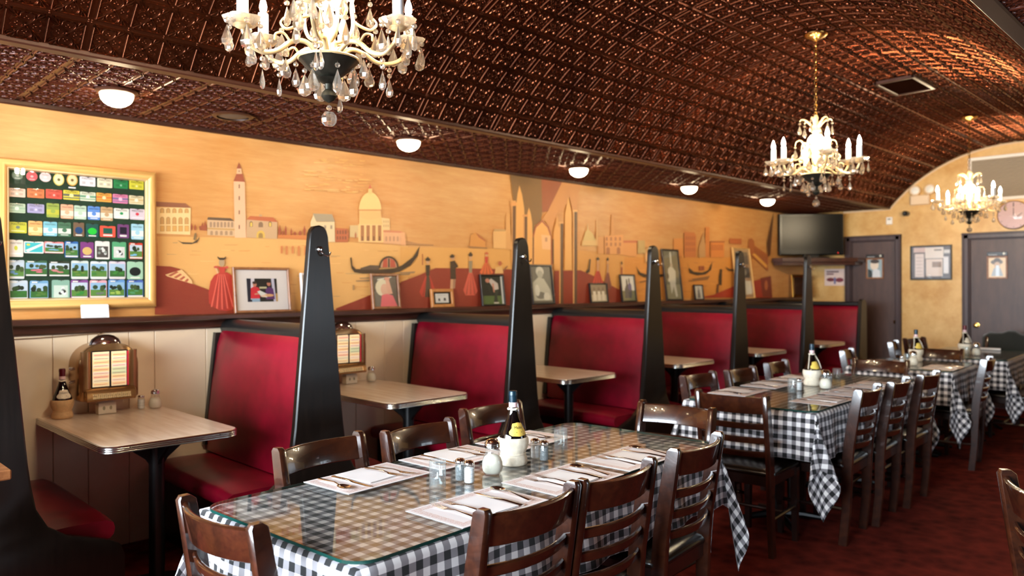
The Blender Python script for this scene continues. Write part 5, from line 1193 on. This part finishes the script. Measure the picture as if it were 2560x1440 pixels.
picture(1082, 1138, 723, 'cards', 'frame_oak', 'small light oak frame with white paper and dark inner mount', .024, .25, inner='frame_black')
picture(1205, 1264, 686, 'golfer', 'frame_black', 'black framed photo of a bending golfer in a pale shirt', .014)
picture(1329, 1385, 661, 'bw_portrait', 'frame_black', 'black framed monochrome portrait beside the second hook post', .016)
picture(1479, 1523, 708, 'legs', 'frame_black', 'small dark framed sepia photo of three standing figures', .012)
picture(1555, 1592, 686, 'rider', 'frame_black', 'narrow black framed photo of a figure in purple on a motorbike', .014)
picture(1659, 1701, 622, 'baseball', 'frame_black', 'tall black framed monochrome picture of a baseball pitcher', .018)
picture(1740, 1762, 712, 'tiny', 'frame_black', 'tiny dark framed snapshot leaning beside the tall baseball picture', .012)
picture(1836, 1879, 618, 'panels', 'frame_gold', 'tall gold edged picture of stacked photos behind a dark post', .014)
T = thing('mirror_frame', 'gold framed mirror leaning in the corner below the television', 'mirror', (XW + .16, 9.86, LZ + .001), math.radians(-38)); T.rotation_euler = (0, -math.radians(8), math.radians(-38))
obj('frame', MB().add(frame_ring(.265, .3, [(0, -.0125), (0, .006), (.008, .0125), (.02, .0125), (.032, .004), (.032, -.0125)])), 'knob_gold', T); obj('mirror_glass', MB().add(box(-.004, 0, .15, .006, .2, .27)), 'chrome', T, smooth=0)
# ================================================================== lights
def make_dome(label):
    T = thing('dome_light', label, 'ceiling lamp', (0, 0, ZS - .008), 0, 'dome lamps along the soffit')
    obj('rim', MB().add(lathe([(.055, 0), (.092, -.002), (.095, -.008), (.088, -.016), (.076, -.02), (.068, -.018)], 32)), 'tin_trim', T)
    d = obj('glass_dome', MB().add(lathe([(.076, -.018), (.0755, -.028), (.07, -.046), (.059, -.061), (.042, -.073), (.022, -.08), (0, -.082)], 32)), 'dome_glow', T, smooth=80); return T
DM = freeze(make_dome('')); k = 0
for x, side in ((-3.99, 'left'),):
    for y, nm in zip((1.27, 3.04, 4.755, 6.4, 8.0), ('above the badge board', 'above the painted basilica', 'above the painted arcade', 'above the tall baseball picture', 'before the television')):
        lab = 'lit glass dome lamp on the soffit ' + nm if side == 'left' else 'lit glass dome lamp on the soffit across the aisle'
        if k == 0: DM.location = (x, y, ZS - .008); DM['label'] = lab
        else: copy_tree(DM, loc=(x, y, ZS - .008), label=lab)
        k += 1
T = thing('ceiling_speaker', 'round flush speaker grille in the soffit near the painted tower', 'speaker', (-4.107, 1.91, ZS - .008))
obj('ring', MB().add(lathe([(.085, 0), (.108, -.004), (.11, -.01), (.1, -.016), (.085, -.016)], 32, cap=False)), 'tin_trim', T); obj('grille', MB().add(lathe([(.087, -.008), (.06, -.013), (0, -.015)], 32)), 'plastic_grey', T)
# ---- chandelier
def pear(h, w_, depth=.55):
    v, f = lathe([(0, 0), (w_ * .2, -h * .12), (w_ * .62, -h * .42), (w_, -h * .7), (w_ * .82, -h * .9), (w_ * .3, -h * .99), (0, -h)], 8, sx=1, sy=depth); return v, f
def bead(z, r): return lathe([(0, z), (r * .75, z - r * .35), (r, z - r), (r * .75, z - r * 1.65), (0, z - r * 2)], 8)
def drop_mesh(h, w_, beads=1):
    B = MB(); z = -.004; B.add(tube([(0, 0, 0), (0, 0, -.006)], .0008, 4))
    for k in range(beads): B.add(bead(z, .0085)); z -= .019
    B.add(pear(h, w_), Matrix.Translation((0, 0, z))); return B.mesh('crystal_drop', 0)
DB, DMd, DS = drop_mesh(.07, .0225), drop_mesh(.062, .0175, 1), drop_mesh(.06, .015, 2)
def make_chandelier(label, seed, rz):
    rnd = random.Random(seed)
    T = thing('crystal_chandelier', label, 'chandelier', (0, 0, 0), rz, 'crystal chandeliers'); CO = 3.06
    Z = lambda z: z - CO                           # heights above the floor -> local
    obj('canopy', MB().add(lathe([(.075, Z(3.058)), (.072, Z(3.05)), (.055, Z(3.038)), (.03, Z(3.028)), (.012, Z(3.018)), (.0, Z(3.016))], 28)), 'brass', T, smooth=50)
    ch = MB(); z = 3.02; k = 0
    while z > 2.545:
        ax = k % 2; ch.add(tube([((.0085 * math.cos(a)) * (1 - ax), (.0085 * math.cos(a)) * ax, Z(z - .014) + .017 * math.sin(a)) for a in [2 * PI * i / 10 for i in range(11)]], .0024, 5, cap=False)); z -= .0255; k += 1
    ch.add(tube([(.004, .003, Z(3.02)), (.006, -.003, Z(2.8)), (.003, .004, Z(2.54))], .003, 5)); obj('chain', ch, 'brass', T)
    st = MB().add(lathe([(0, Z(2.545)), (.01, Z(2.54)), (.016, Z(2.52)), (.01, Z(2.49)), (.028, Z(2.45)), (.034, Z(2.435)), (.02, Z(2.425)), (.012, Z(2.42))], 16)); obj('upper_stem', st, 'antique_ivory', T, smooth=60); st = MB().add(lathe([(.018, Z(2.32)), (.014, Z(2.31)), (.026, Z(2.28)), (.017, Z(2.24)), (.026, Z(2.2)), (.034, Z(2.17)), (.03, Z(2.15))], 16)); obj('lower_stem', st, 'antique_ivory', T, smooth=60)
    obj('glass_globe', MB().add(lathe([(.014, Z(2.42)), (.034, Z(2.412)), (.05, Z(2.39)), (.055, Z(2.365)), (.05, Z(2.34)), (.034, Z(2.321)), (.016, Z(2.315))], 24)), 'frosted', T, smooth=80)
    bo = MB().add(lathe([(.088, Z(2.158)), (.092, Z(2.153)), (.08, Z(2.142)), (.064, Z(2.124)), (.046, Z(2.11)), (.034, Z(2.102)), (.04, Z(2.096)), (.028, Z(2.087)), (.014, Z(2.08)), (.012, Z(2.064)), (.022, Z(2.052)), (.024, Z(2.042)), (.016, Z(2.03)), (.006, Z(2.024)), (0, Z(2.022))], 32, ribs=lambda i, z: .03 * math.sin(i * 2.1) if z > Z(2.15) - .06 else 0)); obj('bronze_bowl', bo, 'bronze_dark', T, smooth=40)
    obj('bowl_rim', MB().add(tube([(.091 * math.cos(a), .091 * math.sin(a), Z(2.157)) for a in [2 * PI * i / 32 for i in range(33)]], .0045, 6)), 'antique_ivory', T)
    bl = MB().add(tube([(0, 0, Z(2.026)), (0, 0, Z(2.0))], .0012, 4)); bl.add(bead(Z(2.016), .009)); bl.add(lathe([(0, Z(1.996)), (.014, Z(1.993)), (.022, Z(1.984)), (.0245, Z(1.972)), (.022, Z(1.96)), (.014, Z(1.951)), (0, Z(1.948))], 10)); obj('crystal_ball', bl, 'crystal', T, smooth=0)
    def drop(x, y, z, kind=0): link('crystal_drop', (DB, DMd, DS)[kind], 'crystal', T, (x, y, Z(z)), (0, 0, rnd.uniform(0, PI)))
    for k in range(6):
        a = k * PI / 3; hi = .028 if k % 2 else 0.0; RA = .262 + (.012 if k % 2 else 0)
        P = lambda r, z: (r * math.cos(a), r * math.sin(a), Z(z))
        arm = spl([P(.03, 2.165), P(.07, 2.2), P(.115, 2.195), P(.16, 2.16 + hi * .5), P(.205, 2.148 + hi), P(.245, 2.168 + hi), P(RA, 2.205 + hi)], 6)
        o = obj('arm', MB().add(tube(arm, [.0085 - .002 * i / len(arm) for i in range(len(arm))], 8)).add(tube(spl([P(.12, 2.19), P(.14, 2.215), P(.165, 2.21), P(.168, 2.19)], 4), [.004] * 12 + [.002], 6)), 'antique_ivory', T, smooth=60)
        # candle cup, dish, candle, bulb
        M = Matrix.Translation((RA * math.cos(a), RA * math.sin(a), 0)); zc = 2.205 + hi
        obj('candle_cup', MB().add(lathe([(.006, Z(zc)), (.02, Z(zc + .006)), (.026, Z(zc + .016)), (.017, Z(zc + .02)), (.019, Z(zc + .034)), (.0, Z(zc + .035))], 16), M), 'antique_ivory', o, smooth=50)
        obj('glass_dish', MB().add(lathe([(.014, Z(zc + .006)), (.034, Z(zc + .012)), (.05, Z(zc + .026)), (.054, Z(zc + .034)), (.05, Z(zc + .033)), (.032, Z(zc + .018)), (.012, Z(zc + .012))], 20, ribs=lambda i, z: .07 * (1 if i % 4 in (0, 1) else -1) if z > Z(2.235) - .02 else 0), M), 'crystal', o, smooth=40)
        cd_ = obj('candle', MB().add(lathe([(.0165, Z(zc + .034)), (.0165, Z(zc + .112)), (.012, Z(zc + .115)), (.0, Z(zc + .115))], 16), M), 'wax', T, smooth=40)
        obj('flame_bulb', MB().add(lathe([(.007, Z(zc + .115)), (.0115, Z(zc + .126)), (.0125, Z(zc + .137)), (.009, Z(zc + .152)), (.004, Z(zc + .166)), (0, Z(zc + .175))], 12), M), 'bulb', cd_, smooth=80)
        for j in range(5):
            b = a + 2 * PI * j / 5 + .3; drop(RA * math.cos(a) + .05 * math.cos(b), RA * math.sin(a) + .05 * math.sin(b), zc + .026, 0 if j % 2 else 1)
        drop(*P(.205, 0)[:2], 2.14 + hi, 2); drop(*P(.135, 0)[:2], 2.165 + hi * .3, 1)
        # middle scroll and crown scroll, each with a pendant
        b = a + PI / 6; Q = lambda r, z: (r * math.cos(b), r * math.sin(b), Z(z))
        obj('scroll', MB().add(tube(spl([Q(.02, 2.21), Q(.06, 2.225), Q(.075, 2.27), Q(.07, 2.33), Q(.09, 2.375), Q(.12, 2.37), Q(.128, 2.345)], 5), [.006] * 20 + [.0055, .005, .0045, .004, .0035, .003, .0025, .002, .002, .002, .002], 7)).add(tube(spl([Q(.074, 2.28), Q(.1, 2.262), Q(.13, 2.252), Q(.148, 2.27), Q(.138, 2.288)], 4), [.005] * 12 + [.004, .0035, .003, .0025, .002], 6)), 'antique_ivory', T, smooth=60)
        drop(*Q(.128, 0)[:2], 2.345, 1); drop(*Q(.145, 0)[:2], 2.26, 0)
        obj('crown_scroll', MB().add(tube(spl([Q(.012, 2.45), Q(.03, 2.475), Q(.06, 2.505), Q(.088, 2.512), Q(.1, 2.5)], 5), [.006] * 14 + [.005, .0045, .004, .0035, .003, .003, .003], 7)), 'antique_ivory', T, smooth=60)
        drop(*Q(.1, 0)[:2], 2.498, 1)
        drop(*Q(.075, 0)[:2], 2.135, 0)
    return T
CHD = freeze(make_chandelier('crystal chandelier hanging before the badge-board end of the mural, its top out of view', 5, .32))
CHD.location = (VX, 1.285, 3.06)
copy_tree(CHD, loc=(VX, 4.86, 3.06), rz=.12, label='crystal chandelier on a long brass chain above the second checked table')
copy_tree(CHD, loc=(VX, 8.33, 3.06), rz=.5, label='crystal chandelier before the louvred grille of the back wall')
# ================================================================== back wall fittings
T = thing('television', 'black flat television in the corner above the booths', 'television', (-4.27, 9.76, 0), math.radians(-45))
m = MB().add(box(-.02, 0, 2.1, .07, .84, .54, .012)); obj('casing', m, 'plastic_black', T)
obj('screen', MB().add(box(.016, 0, 2.12, .004, .77, .44, .001)), 'tv_screen', T)
obj('control_strip', MB().add(box(.018, 0, 1.86, .006, .8, .035, .002)), 'plastic_black', T)
obj('stand', MB().add(box(-.02, 0, 1.815, .05, .2, .04, .004)).add(box(.0, 0, 1.798, .16, .42, .012, .004)), 'plastic_black', T)
obj('standby_lamp', MB().add(lathe([(.005, 0), (.004, .003), (0, .004)], 8), Matrix.Translation((.021, .34, 1.86)) @ Matrix.Rotation(PI / 2, 4, 'Y')), 'red_lamp' if 'red_lamp' in MATS else (emit('red_lamp', (1, .04, .03), 3.0) and 'red_lamp'), T)
m = MB().add(prism([(XW + .02, 9.3), (XW + .16, 9.3), (-3.78, 10.02), (-3.78, YB - .02), (XW + .02, YB - .02)], 1.74, 1.79)).add(prism([(XW + .02, 9.34), (XW + .14, 9.34), (-3.82, 10.04), (-3.82, YB - .02), (XW + .02, YB - .02)], 1.70, 1.74))
T = tag(obj('corner_shelf', m, 'ledge_wood'), 'dark wooden corner shelf that carries the television', 'shelf')
def flat_on_back(name, label, cat, x0, y0, x1, y1, depth=.02): 
    a, b = onY(x0, y0, YB - depth), onY(x1, y1, YB - depth); return thing(name, label, cat, ((a.x + b.x) / 2, YB - depth / 2, b.z), -PI / 2), b.x - a.x, a.z - b.z
T, wd, ht = flat_on_back('wall_poster', 'small pale poster with dark red print below the television', 'poster', 2061, 673, 2112, 714, .01)
A = Art(); A.slab([(-wd / 2, 0), (wd / 2, 0), (wd / 2, ht), (-wd / 2, ht)], .003, (226, 200, 190)); A.rect(-wd * .4, ht * .8, wd * .2, ht * .88, (90, 50, 60)); A.rect(-wd * .4, ht * .66, -wd * .05, ht * .74, (120, 60, 70)); A.poly(ell(-wd * .2, ht * .36, wd * .2, ht * .12, 12), (110, 40, 50)); A.poly(ell(wd * .24, ht * .34, wd * .2, ht * .14, 12), (120, 46, 60)); A.rect(-wd * .04, ht * .1, wd * .06, ht * .5, (110, 110, 150)); A.obj('sheet', T)
T, wd, ht = flat_on_back('notice_frame', 'black framed collage of newspaper clippings between the two doors', 'picture', 2275, 615, 2379, 699, .03)
fw = .014; obj('frame', MB().add(flat_frame(wd, ht, fw, .025)), 'frame_black', T)
A = Art(); A.rect(-wd / 2 + .01, .01, wd / 2 - .01, ht - .01, (92, 90, 96))
for x0, y0, x1, y1, c in ((-.42, .8, -.14, .94, (206, 180, 176)), (-.39, .08, -.17, .76, (226, 210, 206)), (-.14, .62, .3, .94, (226, 214, 206)), (-.12, .1, .28, .6, (224, 206, 196)), (.31, .76, .45, .86, (206, 204, 204)), (.3, .18, .42, .66, (216, 214, 218))): A.rect(x0 * wd, y0 * ht, x1 * wd, y1 * ht, c)
A.rect(.03 * wd, .36 * ht, .25 * wd, .52 * ht, (150, 130, 120)); A.rect(.08 * wd, .84 * ht, .26 * wd, .88 * ht, (120, 110, 106))
for k in range(6): A.rect(-.36 * wd, (.14 + k * .1) * ht, -.2 * wd, (.155 + k * .1) * ht, (180, 166, 160))
A.obj('clippings', T, (-.004, 0, 0)); obj('glass_pane', MB().add(box(.005, 0, ht / 2, .0015, wd - 2 * fw, ht - 2 * fw)), 'picture_glass', T, smooth=0)
# return-air grille with its louvres
a = onY(2420, 396, YB - .02); gx0, gx1, gz1, gz0 = a.x, a.x + 1.05, a.z, 2.42
T = thing('air_grille', 'large white framed louvred air grille above the wide door', 'grille', ((gx0 + gx1) / 2, YB - .012, gz0), -PI / 2); wd, ht = gx1 - gx0, gz1 - gz0
fw = .035; obj('frame', MB().add(flat_frame(wd, ht, fw, .024)), 'plastic_white', T); obj('backing', MB().add(box(-.008, 0, ht / 2, .004, wd - .04, ht - .04)), 'grille_grey', T, smooth=0)
lm = MB().add(box(0, 0, 0, .016, wd - 2 * fw, .004)).mesh('louvre', 0); z = fw + .01
while z < ht - fw: link('louvre', lm, 'grille_grey', T, (0, 0, z), (0, .6, 0)); z += .0155
# clock
c = onY(2533, 537, YB - .05); T = thing('wall_clock', 'round pale wall clock with thin gold rim above the wide door', 'clock', (c.x, YB, c.z), -PI / 2); r = .165
RX = Matrix.Rotation(PI / 2, 4, 'Y')
obj('case', MB().add(lathe([(r * .96, 0), (r, .012), (r, .035), (r * .97, .042), (r * .94, .038)], 40, cap=False), RX), 'knob_gold', T)
obj('dial', MB().add(lathe([(r * .95, .032), (0, .034)], 40), RX), 'label_pink', T)
hd = MB()
for k in range(12): an = k * PI / 6; hd.add(box(.036, r * .84 * math.sin(an), r * .84 * math.cos(an), .002, .008, .008))
hd.add(box(.037, 0, r * .72, .002, .008, r * .3)); obj('hour_marks', hd, 'ink', T)
obj('hands', MB().add(box(.039, 0, .03, .002, .006, .1)).add(box(.041, .035, -.04, .002, .09, .006), Matrix.Rotation(.7, 4, 'X')), 'ink', T)
obj('glass_dome', MB().add(lathe([(r * .95, .04), (r * .8, .052), (r * .5, .064), (0, .07)], 40), RX), 'picture_glass', T, smooth=80)
# emergency lamp
c = onY(2300, 500, YB - .04); T = thing('emergency_light', 'twin-head emergency lamp on the back wall under the vault', 'emergency lamp', (c.x, YB, c.z), -PI / 2)
obj('battery_box', MB().add(box(.03, 0, 0, .06, .22, .12, .01)), 'cream_trim', T)
for px, py in ((2288, 477), (2325, 473)):
    q = onY(px, py, YB - .07); hx, hz = q.x - c.x, q.z - c.z
    hd = obj('lamp_head', MB().add(lathe([(.02, -.05), (.05, -.03), (.062, 0), (.06, .006), (.052, .004)], 24), Matrix.Translation((.07, hx, hz)) @ Matrix.Rotation(PI / 2 - .1, 4, 'Y')), 'cream_trim', T)
    obj('lens', MB().add(lathe([(.054, 0), (.03, .01), (0, .014)], 20), Matrix.Translation((.07, hx, hz)) @ Matrix.Rotation(PI / 2 - .1, 4, 'Y')), 'plastic_white', hd)
    obj('bracket', MB().add(tube([(.03, hx * .6, .05), (.05, hx, hz - .04)], .008, 8)), 'cream_trim', T)
c = onY(2265, 534, YB - .05); T = thing('security_camera', 'small dark camera on the back wall left of the lamp heads', 'camera', (c.x, YB, c.z), -PI / 2)
obj('mount', MB().add(lathe([(.03, 0), (.028, .015), (.012, .02), (.012, .05)], 16), RX), 'plastic_grey', T); obj('housing', MB().add(box(.075, .0, 0, .07, .06, .06, .015)), 'plastic_black', T)
c = onY(2223, 552, YB - .02); T = thing('thermostat', 'small white box on the back wall above the narrow door', 'thermostat', (c.x, YB, c.z), -PI / 2)
obj('casing', MB().add(box(.012, 0, 0, .024, .075, .095, .006)), 'plastic_white', T); obj('dial', MB().add(box(.025, 0, .02, .003, .04, .014, .001)), 'plastic_grey', T)
# vault air vent
def on_vault(px, py):
    d = ray(px, py); o = Vector((0, 0, CAMZ)); a_ = d.x ** 2 + d.z ** 2; b_ = 2 * (d.x * (o.x - VX) + d.z * (o.z - VZ)); c_ = (o.x - VX) ** 2 + (o.z - VZ) ** 2 - RV ** 2
    t_ = (-b_ + math.sqrt(b_ * b_ - 4 * a_ * c_)) / (2 * a_); return o + d * t_
c = on_vault(2262, 208); an = math.atan2(c.x - VX, c.z - VZ)
T = thing('ceiling_vent', 'bronze louvred air vent set in the vault beyond the chain', 'vent', (VX, c.y, VZ)); T.rotation_euler = (0, an, 0)
m = MB()
for (x, y, sx, sy) in ((-.14, 0, .03, .52), (.14, 0, .03, .52), (0, -.245, .3, .03), (0, .245, .3, .03)): m.add(box(x, y, RV - .02, sx, sy, .026, .004))
obj('frame', m, 'tin_trim', T); obj('backing', MB().add(box(0, 0, RV - .012, .26, .47, .004)), 'black_iron', T, smooth=0)
lm = MB().add(box(0, 0, 0, .255, .022, .003)).mesh('louvre', 0)
for k in range(13): link('louvre', lm, 'tin', T, (0, -.215 + k * .036, RV - .022), (.7, 0, 0))
